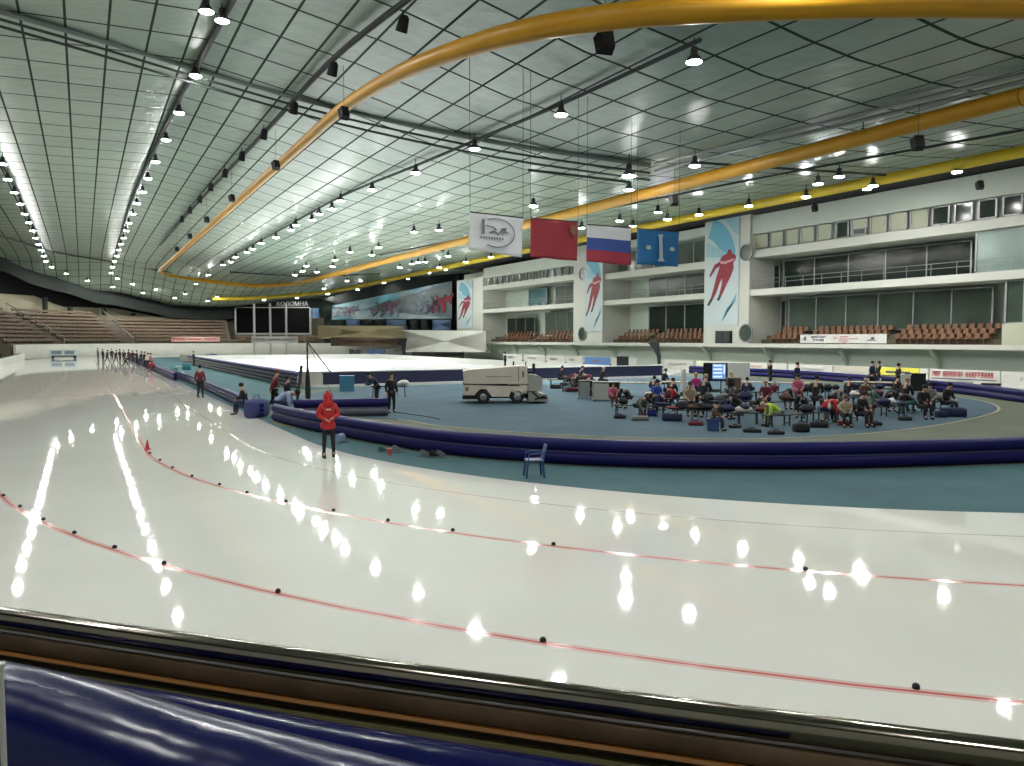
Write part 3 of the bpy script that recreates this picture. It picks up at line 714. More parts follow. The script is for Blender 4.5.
# dark slit / mats on the snow in front of the boards
for a, c, y, lab in ((932, 973, 383, 'grey strip lying on ice before the red lettered board'), (981, 1001, 385, 'black mat lying on ice before the red lettered board')):
    p, q = G(a, y), G(c, y + .6); d = (q - p); L_ = d.length; root = None
    b = MB(); b.rbox(0, -.35, 0, L_, .35, .14, .04); M = Matrix.Translation(p) @ Matrix.Rotation(math.atan2(d.y, d.x), 4, 'Z')
    b.build('floor_mat', M_grey if 'grey' in lab else M_blk, M=M, label=lab, cat='mat')

# far white panels / dark goods along the far low wall
for pa, pb, yt, yb_, d, m, lab in ((97, 118, 337, 345, 158, M_paper, 'white sign board standing on the far low wall'),
                                (171, 220, 337, 341.5, 160, mat('redwhite', (.62, .42, .38), .5), 'red and white banner on the wall below middle far seats'),
                                (251, 298, 336.5, 343, 160, M_paper, 'white printed banner on the wall below the scoreboard'),
                                (0, 18, 289, 300, 150, M_paper, 'white banner with purple letters under the fascia at left edge')):
    o = panel(pa, pb, d, d, yt, yt, yb_, yb_, 'wall_banner', m, label=lab, cat='banner')
    if pa == 0 or pa == 251 or pa == 171:
        a_, c_ = AD(pa + 2, (yt + yb_) / 2, d - .2), AD(pb - 2, (yt + yb_) / 2, d - .2); u = c_ - a_; u.z = 0; w_ = u.length; rr = random.Random(pa)
        bb = MB(); hh = (yb_ - yt) * d / F * .4; letterblocks(bb, 0, w_, -hh / 2, hh / 2, 14, (4, 9), rr)
        Mx = Matrix.Translation(a_ - o.location) @ Matrix.Rotation(math.atan2(u.y, u.x), 4, 'Z')
        bb.build('lettering', mat('purple_print', (.25, .2, .4), .6) if pa == 0 else M_txr if pa == 171 else M_grey, o, M=Mx)

# ------------------------------------------------------------------ yellow ducts
def duct(P, r, m, name, label):
    b = MB(); b.tube(P, r, 16); return b.build(name, m, smooth=True, label=label, cat='duct')
t1px = [(340, 110, 15.0), (378, 85, 14.7), (420, 64, 14.3), (480, 43, 13.9), (540, 28, 13.6), (620, 16, 13.3), (700, 10, 13.2), (800, 5.5, 13.1), (900, 3.5, 13.1), (1024, 5, 13.1)]
pts = [G(x, y, z) for x, y, z in t1px]
x1 = pts[0].x; y1 = pts[0].y
far_arc = []
X2 = 35.0
for i in range(17):
    a = math.pi * i / 16; x = (x1 + X2) / 2 - (X2 - x1) / 2 * math.cos(a); y = 148 + 13 * math.sin(a); far_arc.append(Vector((x, y, min(15.0 - 1.6 * i / 16, zc(x, y) - .7))))
t1 = far_arc[::-1] + [Vector((x1, y, 15.0)) for y in (140, 120, 100, 80, 62, 50)] + pts
end = [Vector((28, 12.7, 13.1)), Vector((31.8, 13.2, 13.2)), Vector((34.2, 15.6, 13.3)), Vector((X2, 19.4, 13.4))]
t1 = [Vector((X2, y, 13.4)) for y in (19.5, 24, 36, 60, 90, 120, 140)] + t1
loop = t1 + end
LP_ = smooth_open([p for p in loop], 4); b = MB(); b.tube(LP_, [.40 if p.x > 20 else max(.29, min(.40, .29 + (40 - p.y) * .006)) for p in LP_], 16); b.build('air_duct', M_yel, smooth=True, label='big yellow ring duct curving overhead and back along the hall', cat='duct')
X3 = 50.5
duct(smooth_open([Vector((X3, 10, 14.6)), Vector((X3, 50, 14.6)), Vector((X3, 100, 14.6)), Vector((X3 - .5, 140, 14.2)), Vector((X3 - 6, 160, 12.9)), Vector((X3 - 18, 172, 11.9)), Vector((24, 175, 11.6))], 5), .38, M_yel2, 'air_duct', 'thinner straight yellow duct above the right stand edge')

# ------------------------------------------------------------------ pipes and trusses under the ceiling
def cp(px, py, h): return onf(px, py, lambda x, y: zc(x, y) - h)
def pipe(pxs, r, h, name, label, cat='pipe', m=M_dgrey, k=5):
    P = smooth_open([cp(x, y, h) for x, y in pxs], k); b = MB(); b.tube(P, r, 8); return b.build(name, m, smooth=True, label=label, cat=cat)
cross = [(-40, 3), (90, 40), (200, 73), (340, 112), (500, 146), (650, 168)]
pipe([(x, y - 3) for x, y in cross], .15, .12, 'ceiling_beam', 'dark cross beam under the ceiling from upper left to centre', 'beam', mat('beam_paint', (.13, .15, .14), .6))
pipe([(x, y + 5) for x, y in cross], .07, .7, 'ceiling_pipe', 'upper of two thin pipes beside the dark cross beam')
pipe([(x, y + 12) for x, y in cross], .07, .9, 'ceiling_pipe', 'lower of two thin pipes beside the dark cross beam')
r2 = [(655, 166), (760, 140), (880, 111), (1024, 76), (1100, 58)]
pipe([(x, y - 2) for x, y in r2], .10, .3, 'ceiling_pipe', 'upper pipe running to the upper right above the ring duct', m=M_grey)
pipe([(x, y + 5) for x, y in r2], .10, .4, 'ceiling_pipe', 'lower pipe running to the upper right above the ring duct', m=M_grey)
pipe([(528, 170), (580, 176), (628, 182)], .09, .5, 'lighting_bar', 'short black bar beside the brightest lamp', 'bar')
pipe([(0, 236), (60, 253), (120, 263), (230, 283)], .14, .3, 'ceiling_pipe', 'dark pipe crossing the far ceiling at left')
pipe([(230, 272), (300, 276), (380, 274)], .12, .3, 'ceiling_pipe', 'dark pipe crossing the far middle ceiling')
pipe([(420, -10), (330, 62), (262, 135), (200, 200), (160, 245)], .14, .35, 'ceiling_truss', 'dark lighting track carrying unlit projectors', 'lighting track')
pipe([(700, 40), (561, 104), (474, 141), (415, 166), (340, 197), (280, 230), (220, 262)], .10, .25, 'ceiling_truss', 'lighting track over the ice centre lane lamps', 'lighting track')
pipe([(238, -10), (195, 70), (160, 138), (130, 205), (114, 260)], .16, .25, 'ceiling_truss', 'lighting track of the long left lamp row', 'lighting track')
pipe([(-20, 135), (10, 178), (34, 228), (52, 262)], .12, .25, 'ceiling_truss', 'lighting track of the leftmost lamp row', 'lighting track')
pipe([(1024, 130), (900, 152), (760, 178), (600, 210), (480, 235), (380, 255)], .08, .3, 'ceiling_pipe', 'thin pipe below the ceiling between the right ducts')
pipe([(690, 162), (760, 167), (840, 172), (900, 176)], .08, .4, 'ceiling_pipe', 'thin cross pipe left of the right stand parapet')

# ------------------------------------------------------------------ lamps
def lamp_proto(loc, lens, label, group, rod=.9):
    root = empty('ceiling_lamp', loc, label=label, cat='lamp', group=group)
    b = MB(); b.lathe([(.10, .55), (.14, .45), (.13, .28), (.24, .16), (.31, .03), (.31, 0)], n=14); b.build('lamp_housing', M_dgrey, root, smooth=True)
    b = MB(); b.lathe([(.29, .012), (.28, -.02), (.20, -.05), (.06, -.062)], n=14); b.build('lens', lens, root, smooth=True)
    b = MB(); b.tube([(0, 0, .5), (0, 0, rod)], .025, 6); b.build('hanger_rod', M_dgrey, root)
    return root
rows = {
 'A': ('round lamp in the leftmost lamp row over the ice', [(2.7, 164), (7.7, 179.5), (14.4, 192.6), (20.4, 204), (24.7, 214), (29, 222.7), (32.8, 230.7), (35.8, 238), (38.5, 244.4), (41, 250), (43.9, 256), (45.7, 261.4), (51.7, 267)]),
 'A2': ('round lamp where the outer lamp row bends round the far end', [(66.2, 273.7), (87.4, 280.6), (113, 287), (143, 293), (175, 298), (208, 301), (264, 300), (297, 298), (328, 294)]),
 'B': ('round lamp in the long second row from the left', [(222, 21), (195.6, 76), (179, 113), (166, 140), (155.5, 162), (148, 178.5), (142.8, 192), (137, 203.6), (132.7, 214), (129, 223), (126, 230.7), (123.7, 238), (121, 244), (118.7, 250), (116.5, 256), (114.5, 261.5), (112.5, 267), (111, 273)]),
 'B2': ('round lamp in the inner bend of lamps at the far end', [(117.4, 278.6), (132.6, 284), (156, 289.6), (185, 294), (217, 297), (196, 284), (208, 275), (280, 284.6), (301.5, 294), (324, 288.6), (333, 291)]),
 'C': ('round lamp in the diagonal row at the middle of the ceiling', [(341, 201), (332, 209), (319, 214), (312, 220), (296, 225), (291, 230), (276, 237.5), (261.5, 243), (253, 249), (247, 252.5), (236, 257), (230.6, 262), (223, 265)]),
 'D': ('round lamp of the sparse near row before the ring duct', [(694, 62), (561, 115), (474.5, 149), (415.7, 173), (372, 190)]),
 'E': ('round lamp along the yellow ducts towards the flags', [(533.4, 206), (439, 230), (414, 232), (379, 247.5), (350, 252), (335, 260), (333, 266.5), (317, 272), (306.5, 266), (302.8, 271), (294.7, 275)]),
 'F': ('round lamp in the crowded far group left of the flags', [(372, 255), (400, 267.6), (412, 264), (418, 262.5), (425, 262), (448, 256), (347, 281), (357.5, 289.4), (360.5, 287), (383.8, 283), (400, 278), (408, 279), (412.6, 275), (428.7, 273), (439.5, 267.6), (445, 269.6), (491, 257), (466, 262)]),
 'G': ('round lamp above the right stand between the ducts', [(629, 190), (694.7, 166), (619.7, 221), (581.5, 228), (633, 226), (658, 212.5), (667.5, 219.4), (699, 214.7), (748.7, 206), (806, 197), (818, 184), (863, 140), (873, 186), (957, 172), (535, 240)]),
}
GR = {'A': 'leftmost row of ceiling lamps', 'A2': 'outer far bend of ceiling lamps', 'B': 'second row of ceiling lamps', 'B2': 'inner far bend of ceiling lamps', 'C': 'diagonal row of ceiling lamps', 'D': 'near row of ceiling lamps', 'E': 'lamps along the ducts', 'F': 'far group of lamps left of the flags', 'G': 'lamps above the right stand'}
HANG = {'A': .9, 'A2': .8, 'B': .8, 'B2': .7, 'C': 1.1, 'D': 1.3, 'E': 1.1, 'F': .9, 'G': 1.1}
proto = None
for k, (lab, L_) in rows.items():
    for (x, y) in L_:
        p = cp(x, y, HANG[k])
        if proto is None: proto = lamp_proto(p, M_lens, lab, GR[k], HANG['A']); proto.scale = (1.05,) * 3
        else: copy_tree(proto, loc=p, label=lab, group=GR[k])
p = cp(629, 176, 1.2)
lamp_proto(p, M_lensb, 'brightest large lamp hanging above the flags near the black bar', None, 1.2).scale = (1.35,) * 3
# more lamps of the same rows beyond the frame, above and behind the viewpoint
for (x, y) in ((5.2, 38), (5.2, 29), (5.2, 20), (-5.6, 58), (-5.6, 44), (-5.6, 30), (-5.6, 16), (12, 8), (18, 16), (24, 4), (32, 8), (40, 14), (46, 24), (44, 36), (36, 20), (52, 40), (8, 10), (-6, 2), (0, -6), (10, -12), (20, -14), (-10, 12)):
    copy_tree(proto, loc=(x, y, zc(x, y) - .9), label='round lamp continuing the rows out of the frame', group='lamps beyond the frame')
# extra spots added under existing lamps to brighten the inner rink
cand = sorted([o for o in bpy.data.objects if o.name.startswith('ceiling_lamp') and 14 < o.location.x < 43 and 52 < o.location.y < 127], key=lambda o: (round(o.location.y / 12), o.location.x))
n_sp = min(14, len(cand)); print('rink lamps', len(cand), n_sp)
for q in range(n_sp):
    o = cand[int(q * len(cand) / n_sp)]
    sd = bpy.data.lights.new('rink_fill_spot', 'SPOT'); sd.energy = 12000 * 12 / n_sp; sd.spot_size = 1.25; sd.spot_blend = .8; sd.shadow_soft_size = .25
    so = bpy.data.objects.new('rink_fill_spot', sd); COL.objects.link(so); so.parent = o; so.location = (0, 0, -.35)

# unlit projectors on the track
def projector(p, sz, label):
    root = empty('projector', p, R.uniform(0, .6), label=label, cat='projector', group='unlit projectors on the dark lighting track')
    b = MB(); b.tube([(0, 0, .0), (0, 0, .45)], .03, 6); b.build('bracket', M_dgrey, root)
    M = Matrix.Rotation(.5, 4, 'X')
    b = MB(); b.lathe([(.09, .28), (.16, .2), (.18, 0), (.2, -.22), (.2, -.25)], n=12); b.build('projector_body', M_blk, root, smooth=True, M=M)
    b = MB(); b.lathe([(.17, -.252), (.12, -.27), (.02, -.275)], n=12); b.build('glass_front', M_grey, root, smooth=True, M=M)
    root.scale = (sz,) * 3; return root
PR = projector(cp(403, 24, .8), 1.3, 'large unlit projector near the top of the dark lighting track')
for (x, y) in ((333, 69), (294, 108), (264, 134), (242, 156), (225, 173), (211, 187), (200, 199), (190, 210), (182, 219)):
    copy_tree(PR, loc=cp(x, y, .8), label='small unlit projector on the dark lighting track')
# hanging loudspeakers
def hang_speaker(p, label, s=1, up=2.0):
    root = empty('hanging_loudspeaker', p, face_cam(p, .4), label=label, cat='loudspeaker', group='black loudspeakers hung from the roof')
    b = MB(); b.loft([[(-.28, -.2, -.35), (.28, -.2, -.35), (.22, .25, -.35), (-.22, .25, -.35)], [(-.3, -.22, .3), (.3, -.22, .3), (.22, .25, .3), (-.22, .25, .3)]], m=0)
    b.build('cabinet', M_blk, root, M=Matrix.Rotation(.35, 4, 'X'))
    b = MB(); b.tube([(0, 0, .2), (0, 0, up)], .015, 5); b.build('suspension_cable', M_dgrey, root); root.scale = (s,) * 3
    return root
for (x, y, z, l) in ((344, 113, 14.8, 'nearest of the black loudspeakers clipped along the ring duct'), (276, 165, 14.7, 'second black loudspeaker along the ring duct'), (232, 198, 14.7, 'third black loudspeaker along the ring duct'), (207, 219.5, 14.7, 'fourth black loudspeaker along the ring duct'), (190, 236, 14.7, 'fifth black loudspeaker along the ring duct'), (177, 249, 14.7, 'farthest clear black loudspeaker along the ring duct')):
    hang_speaker(AX(x, y, x1 - .75), l, .8, 2.8)
hang_speaker(G(605, 42, 13.0), 'black loudspeaker hanging below the ring duct at top centre', 1.0, 1.4)
hang_speaker(G(918, 143, 12.2), 'black loudspeaker hanging left of the right parapet top', .9, 2.0)
hang_speaker(G(674, 200, 12.0), 'small black loudspeaker hanging right of the flags', .9, 2.2)
hang_speaker(AX(815, 208, 54), 'black loudspeaker before the parapet near its left end', .8, 2.0)
hang_speaker(AX(980, 185, 54), 'black loudspeaker before the parapet near the right edge', .8, 1.5)
hang_speaker(AX(365, 260, 40), 'distant black loudspeaker between two yellow ducts', 1.2, 1.5)
hang_speaker(AX(442, 248, 40), 'distant black loudspeaker left of the white flag', 1.0, 1.5)

# ------------------------------------------------------------------ flags
def cloth(pTL, pTR, pBR, pBL, zf, mats, nx=14, ny=12):
    b = MB(); n = (pTR - pTL).cross(pBL - pTL).normalized()
    grid = []
    for j in range(ny + 1):
        for i in range(nx + 1):
            u, v = i / nx, j / ny; p = pTL.lerp(pTR, u).lerp(pBL.lerp(pBR, u), v)
            b.v.append(tuple(p + n * (.05 * math.sin(u * 9 + v * 2) * (.3 + v))))
    for j in range(ny):
        for i in range(nx):
            a = j * (nx + 1) + i; b.f.append((a, a + 1, a + nx + 2, a + nx + 1)); b.m.append(zf(i / nx, j / ny))
    return b
FL = [('white flag with grey round emblem, leftmost of four hanging flags', [(470, 212.5), (523, 218.5), (521, 257.5), (469, 249)], 36.0, 37.2, [mat('flag_white', (.78, .79, .82), .8)], lambda u, v: 0),
      ('plain dark red flag, second from left', [(530.5, 218.5), (578, 222.5), (576, 261), (531, 257)], 37.6, 39.0, [mat('flag_red', (.33, .035, .05), .8)], lambda u, v: 0),
      ('white blue and red striped flag, third from left', [(587, 225), (631, 228.5), (630, 265.5), (587, 261.5)], 39.5, 41.0, [mat('flag_white', (.5, .51, .53), .8), mat('flag_blue', (.05, .10, .35), .8), mat('flag_scarlet', (.38, .04, .06), .8)], lambda u, v: min(2, int(v * 3))),
      ('bright blue flag with white column and two suns, rightmost', [(637, 229), (679, 232.5), (677, 267), (638, 264)], 41.5, 43.0, [mat('flag_sky', (.025, .16, .38), .8)], lambda u, v: 0)]
for lab, q, da, db, ms, zf in FL:
    TL, TR, BR, BL = AD(*q[0], da), AD(*q[1], db), AD(*q[2], db), AD(*q[3], da)
    root = empty('flag', TL, label=lab, cat='flag', group=None); M = Matrix.Translation(-TL)
    cb = cloth(TL, TR, BR, BL, zf, ms); o = cb.build('cloth', ms, root, smooth=True, M=M)
    md = o.modifiers.new('thick', 'SOLIDIFY'); md.thickness = .012
    b = MB(); b.tube([TL + Vector((0, 0, .03)), TR + Vector((0, 0, .03))], .03, 6); b.build('flag_pole', M_dgrey, root, M=M)
    b = MB(); up = 3.5
    for p in (TL, TR): b.tube([p, p + Vector((0, 0, zc(p.x, p.y) - p.z))], .012, 5)
    b.build('suspension_cable', M_dgrey, root, M=M)
    n = (TR - TL).cross(BL - TL).normalized(); tocam = -Vector((TL.x, TL.y, 0)); n = n if n.dot(tocam) > 0 else -n
    U = (TR - TL); V = (BL - TL); w = U.length; U.normalize(); V.normalize(); h = (BL - TL).length
    def fp(u, v, e=.12): return TL + U * (u * w) + V * (v * h) + n * e
    def shape(pts, m, name, e=.13):
        b = MB(); b.hexa([fp(u, v, e) for u, v in pts], [fp(u, v, e + .01) for u, v in pts]); b.build(name, m, root, M=M)
    if 'suns' in lab:
        mw = mat('flag_column', (.45, .55, .62), .8)
        shape([(.45, .12), (.57, .12), (.57, .17), (.545, .2), (.55, .8), (.59, .9), (.42, .9), (.47, .8), (.475, .2), (.45, .17)], mw, 'printed_column')
        for cu in (.22, .78):
            shape([(cu + (.07 if k % 2 else .045) * math.cos(k * math.pi / 8), .52 + (.075 if k % 2 else .048) * math.sin(k * math.pi / 8)) for k in range(16)], mat('flag_sun', (.5, .6, .45), .8), 'printed_sun')
    if 'emblem' in lab:
        me_ = mat('flag_print', (.17, .2, .23), .8)
        A = [math.radians(a) for a in range(-125, 131, 12)]
        for (a0, a1) in ((-120, 120),):
            A = [math.radians(a) for a in range(a0, a1 + 1, 10)]
            shape([(.48 + .33 * math.cos(a), .5 + .38 * math.sin(a)) for a in A] + [(.48 + .35 * math.cos(a), .5 + .41 * math.sin(a)) for a in reversed(A)], me_, 'printed_ring')
        shape([(.20, .16), (.25, .15), (.26, .56), (.21, .57)], me_, 'printed_tower')
        shape([(.27, .30), (.42, .33), (.5, .42), (.46, .43), (.40, .36), (.27, .33)], me_, 'printed_stroke')
        shape([(.33, .50), (.44, .43), (.52, .52), (.57, .36), (.66, .33), (.66, .44), (.73, .48), (.60, .5), (.60, .42), (.55, .5), (.52, .56), (.44, .50), (.36, .53)], me_, 'printed_stroke')
        rr = random.Random(4)
        for k in range(9): shape([(.18 + k * .05, .62), (.21 + k * .05, .62), (.21 + k * .05, .68), (.18 + k * .05, .68)], me_, 'lettering')
    if 'red flag' in lab:
        md_ = mat('flag_crest', (.26, .12, .07), .8)
        shape([(.80, .12), (.93, .12), (.93, .30), (.865, .38), (.80, .30)], md_, 'printed_crest')

# ------------------------------------------------------------------ foreground rail, padding, parapet
rail = [G(-140, 597, 2.55), G(0, 617.5, 2.55), G(256, 655, 2.55), G(512, 690, 2.55), G(768, 724, 2.55), G(1024, 757, 2.55), G(1200, 778, 2.55)]
def nrmv(P, i): d = P[min(i + 1, len(P) - 1)] - P[max(i - 1, 0)]; d.z = 0; d.normalize(); return Vector((-d.y, d.x, 0))
root = empty('handrail', rail[3] - Vector((0, 0, .9)), label='polished steel handrail crossing the whole foreground', cat='handrail')
M = Matrix.Translation(-(rail[3] - Vector((0, 0, .9))))
b = MB(); b.tube(smooth_open(rail, 6), .025, 28); b.build('top_tube', M_steel, root, smooth=True, M=M)
b = MB()
for p in (rail[0], rail[-1]): b.tube([Vector((p.x, p.y, 1.6)), p], .02, 12)
b.build('post', M_steel, root, smooth=True, M=M)
RP = [(p.x, p.y) for p in smooth_open(rail, 4)]
b = MB(); b.sweep(RP, [(-.012, 0), (-.012, 2.522), (.10, 2.522), (.10, 0)]); struct(b, 'parapet_near', mat('dark_bronze_panel', (.045, .03, .018), .4, noise=(3, .3)))
for z_a, z_b, o_, m, nm in ((2.487, 2.52, .022, mat('brown_metal', (.12, .08, .045), .35, noise=(6, .3)), 'trim_5'), (2.473, 2.483, .026, mat('orange_trim', (.24, .10, .02), .4), 'trim_6'), (2.438, 2.458, .028, mat('olive_trim', (.13, .125, .05), .4), 'trim_7')):
    b = MB(); b.sweep(RP, [(-o_, z_a), (-o_ - .004, (z_a + z_b) / 2), (-o_, z_b), (-.012, z_b), (-.012, z_a)]); struct(b, nm, m, smooth=True)
b = MB(); b.quad((-14, -8, 1.6), (12, -8, 1.6), (6, -2.2, 1.6), (1.5, .2, 1.6), (-.4, 2.0, 1.6), (-6, 7, 1.6), (-14, 9, 1.6)); struct(b, 'deck_floor', M_conc)
def nearpad(px, ztop, r, label):
    P = []
    for x, y in px:
        p = G(x, y, ztop); P.append(Vector((p.x, p.y, ztop - .88 * r)))
    out = []
    for i, p in enumerate(P):
        # silhouette lies a little behind the crest: move axis towards the viewer
        out.append(p - Vector((p.x, p.y, 0)).normalized() * r * .45)
    b = MB(); b.tube(smooth_open(out, 6), r, 32); return b.build('foam_roll', M_pad, smooth=True, label=label, cat='crash padding')
nearpad([(-200, 655), (-60, 664), (75, 681), (150, 692), (230, 706), (350, 727), (512, 752), (612, 767), (800, 792)], 2.50, .08, 'glossy blue vinyl foam roll just below the steel handrail')
nearpad([(-260, 640), (-80, 655), (0, 667), (80, 685), (175, 712), (256, 731), (350, 752), (410, 766), (560, 800)], 2.58, .12, 'larger glossy blue foam roll at the bottom left corner')
p0 = AD(0.5, 668, .62); p1 = AD(0.5, 790, .62)
b = MB(); b.tube([Vector((p0.x, p0.y, 1.6)), p0], .0022, 10); b.lathe([(.004, 0), (.004, .004)], tuple(p0), 8); b.build('thin_post', M_paper, smooth=True, label='thin white post at the lower left picture edge', cat='post')

# lane marker blocks
blk = None
mk2 = [(3.5, 496), (20, 507), (43.5, 520), (74.4, 533.5), (114.6, 548), (164, 564), (278, 592.3), (543, 641.5), (916, 688.3)]
mk1 = [(150, 453.5), (160, 460.5), (172.5, 468), (192, 476.5), (219.5, 485), (247, 493), (286, 502), (333.5, 511), (388, 521), (452.8, 531), (553.5, 545), (805.5, 570)]
def marker(loc, lab, grp):
    global blk
    if blk is None:
        b = MB(); b.lathe([(.035, 0), (.035, .025), (.028, .04), (.01, .05)], n=10); blk = b.build('lane_marker', M_rubber, keep=True, smooth=True); o = blk
    else: o = blk.copy(); COL.objects.link(o)
    o.location = loc; o['label'] = lab; o['group'] = grp; o['category'] = 'marker'
for x, y in mk2: marker(G(x, y), 'small black rubber block on the nearest red lane line', 'blocks on the nearest red line')
for x, y in mk1: marker(G(x, y), 'small black rubber block on the second red lane line', 'blocks on the second red line')
b = MB(); b.lathe([(.10, 0), (.10, .02), (.06, .03), (.015, .28), (.0, .285)], tuple(G(147.5, 449.5)), 12); b.build('lane_cone', M_red2, smooth=True, label='small red cone where the red lane line starts to bend', cat='cone')
# dark cross mark on ice
p, q = G(143, 414.5), G(188, 412.8)
b = MB(); d = (q - p).normalized(); n = Vector((-d.y, d.x, 0)) * .10
b.hexa([p - n, q - n, q + n, p + n], [x + Vector((0, 0, .004)) for x in (p - n, q - n, q + n, p + n)]); struct(b, 'start_line', mat('dark_line', (.16, .17, .16), .3))
p, q = G(210, 412), G(233, 410.5); b = MB(); b.hexa([p - n, q - n, q + n, p + n], [x + Vector((0, 0, .004)) for x in (p - n, q - n, q + n, p + n)]); struct(b, 'start_line', mat('dark_line2', (.45, .45, .42), .3))
# left side boards trim
b = MB(); b.sweep([(CX - 34.7, y) for y in (135, 100, 60, 20)], [(-.1, 1.05), (-.1, 1.12), (.2, 1.12), (.2, 1.05)]); struct(b, 'trim_4', M_dgrey)

# ------------------------------------------------------------------ people
def skin_mesh(name, V, E, roots=(0,), sub=1):
    me = bpy.data.meshes.new('tmp'); me.from_pydata([v[0] for v in V], E, []); o = bpy.data.objects.new('tmp', me); COL.objects.link(o)
    sk = o.modifiers.new('s', 'SKIN'); sk.use_smooth_shade = True; sk.branch_smoothing = .3
    for i, v in enumerate(V):
        r = v[1]; me.skin_vertices[0].data[i].radius = (r, r) if not isinstance(r, tuple) else r
        me.skin_vertices[0].data[i].use_root = i in roots
    s = o.modifiers.new('u', 'SUBSURF'); s.levels = sub; s.render_levels = sub
    dg = bpy.context.evaluated_depsgraph_get(); out = bpy.data.meshes.new_from_object(o.evaluated_get(dg)); out.name = name
    bpy.data.objects.remove(o); bpy.data.meshes.remove(me)
    for p in out.polygons: p.use_smooth = True
    out.materials.clear(); out.materials.append(M_skin)
    return out
POSES = {
 'stand': dict(pel=(0, 0, .93), sp=(0, .01, 1.13), ch=(0, 0, 1.33), nk=(0, 0, 1.48), hd=(0, .03, 1.60), cr=(0, .01, 1.71), el=((.25, -.03, 1.14), (-.25, -.03, 1.14)), wr=((.26, .06, .9), (-.26, .06, .9)), hp=.95, kn=((.11, .03, .5), (-.11, .03, .5)), an=((.13, -.02, .09), (-.13, -.02, .09))),
 'folded': dict(pel=(0, 0, .93), sp=(0, 0, 1.13), ch=(0, 0, 1.33), nk=(0, .02, 1.48), hd=(0, .06, 1.58), cr=(0, .05, 1.69), el=((.27, .02, 1.16), (-.27, .02, 1.16)), wr=((.10, .23, 1.06), (-.09, .25, 1.10)), kn=((.11, .04, .5), (-.12, .02, .5)), an=((.12, .02, .09), (-.15, -.04, .09))),
 'reach': dict(pel=(0, 0, .92), sp=(0, .08, 1.10), ch=(0, .2, 1.26), nk=(0, .3, 1.36), hd=(0, .4, 1.44), cr=(0, .45, 1.54), el=((.24, .34, 1.08), (-.24, .34, 1.08)), wr=((.18, .55, .98), (-.18, .55, .98)), kn=((.16, .04, .5), (-.10, .04, .5)), an=((.24, -.06, .09), (-.10, .02, .09))),
 'walk': dict(pel=(0, 0, .9), sp=(0, .04, 1.1), ch=(0, .08, 1.3), nk=(0, .11, 1.44), hd=(0, .15, 1.55), cr=(0, .16, 1.66), el=((.24, -.12, 1.12), (-.24, .12, 1.12)), wr=((.22, -.16, .9), (-.2, .3, .98)), kn=((.1, .2, .5), (-.1, -.02, .48)), an=((.1, .26, .1), (-.11, -.3, .12))),
 'sit': dict(pel=(0, 0, .55), sp=(0, .03, .75), ch=(0, .08, .95), nk=(0, .13, 1.09), hd=(0, .19, 1.19), cr=(0, .21, 1.30), el=((.25, .14, .78), (-.25, .14, .78)), wr=((.14, .36, .68), (-.14, .36, .68)), kn=((.13, .42, .52), (-.13, .42, .52)), an=((.13, .42, .09), (-.14, .44, .09))),
 'lace': dict(pel=(0, 0, .55), sp=(0, .14, .72), ch=(0, .32, .82), nk=(0, .46, .84), hd=(0, .57, .82), cr=(0, .66, .84), el=((.26, .40, .58), (-.24, .40, .58)), wr=((.16, .50, .30), (-.1, .50, .30)), kn=((.16, .42, .52), (-.16, .40, .52)), an=((.13, .48, .09), (-.14, .44, .09))),
 'skate': dict(pel=(0, -.1, .72), sp=(0, .05, .88), ch=(0, .25, 1.0), nk=(0, .40, 1.08), hd=(0, .52, 1.15), cr=(0, .58, 1.24), el=((.24, .1, .85), (-.24, .1, .85)), wr=((.10, -.1, .9), (-.10, -.1, .9)), kn=((.11, .2, .45), (-.16, -.05, .42)), an=((.11, .0, .12), (-.30, -.4, .14))),
}
PC = {}
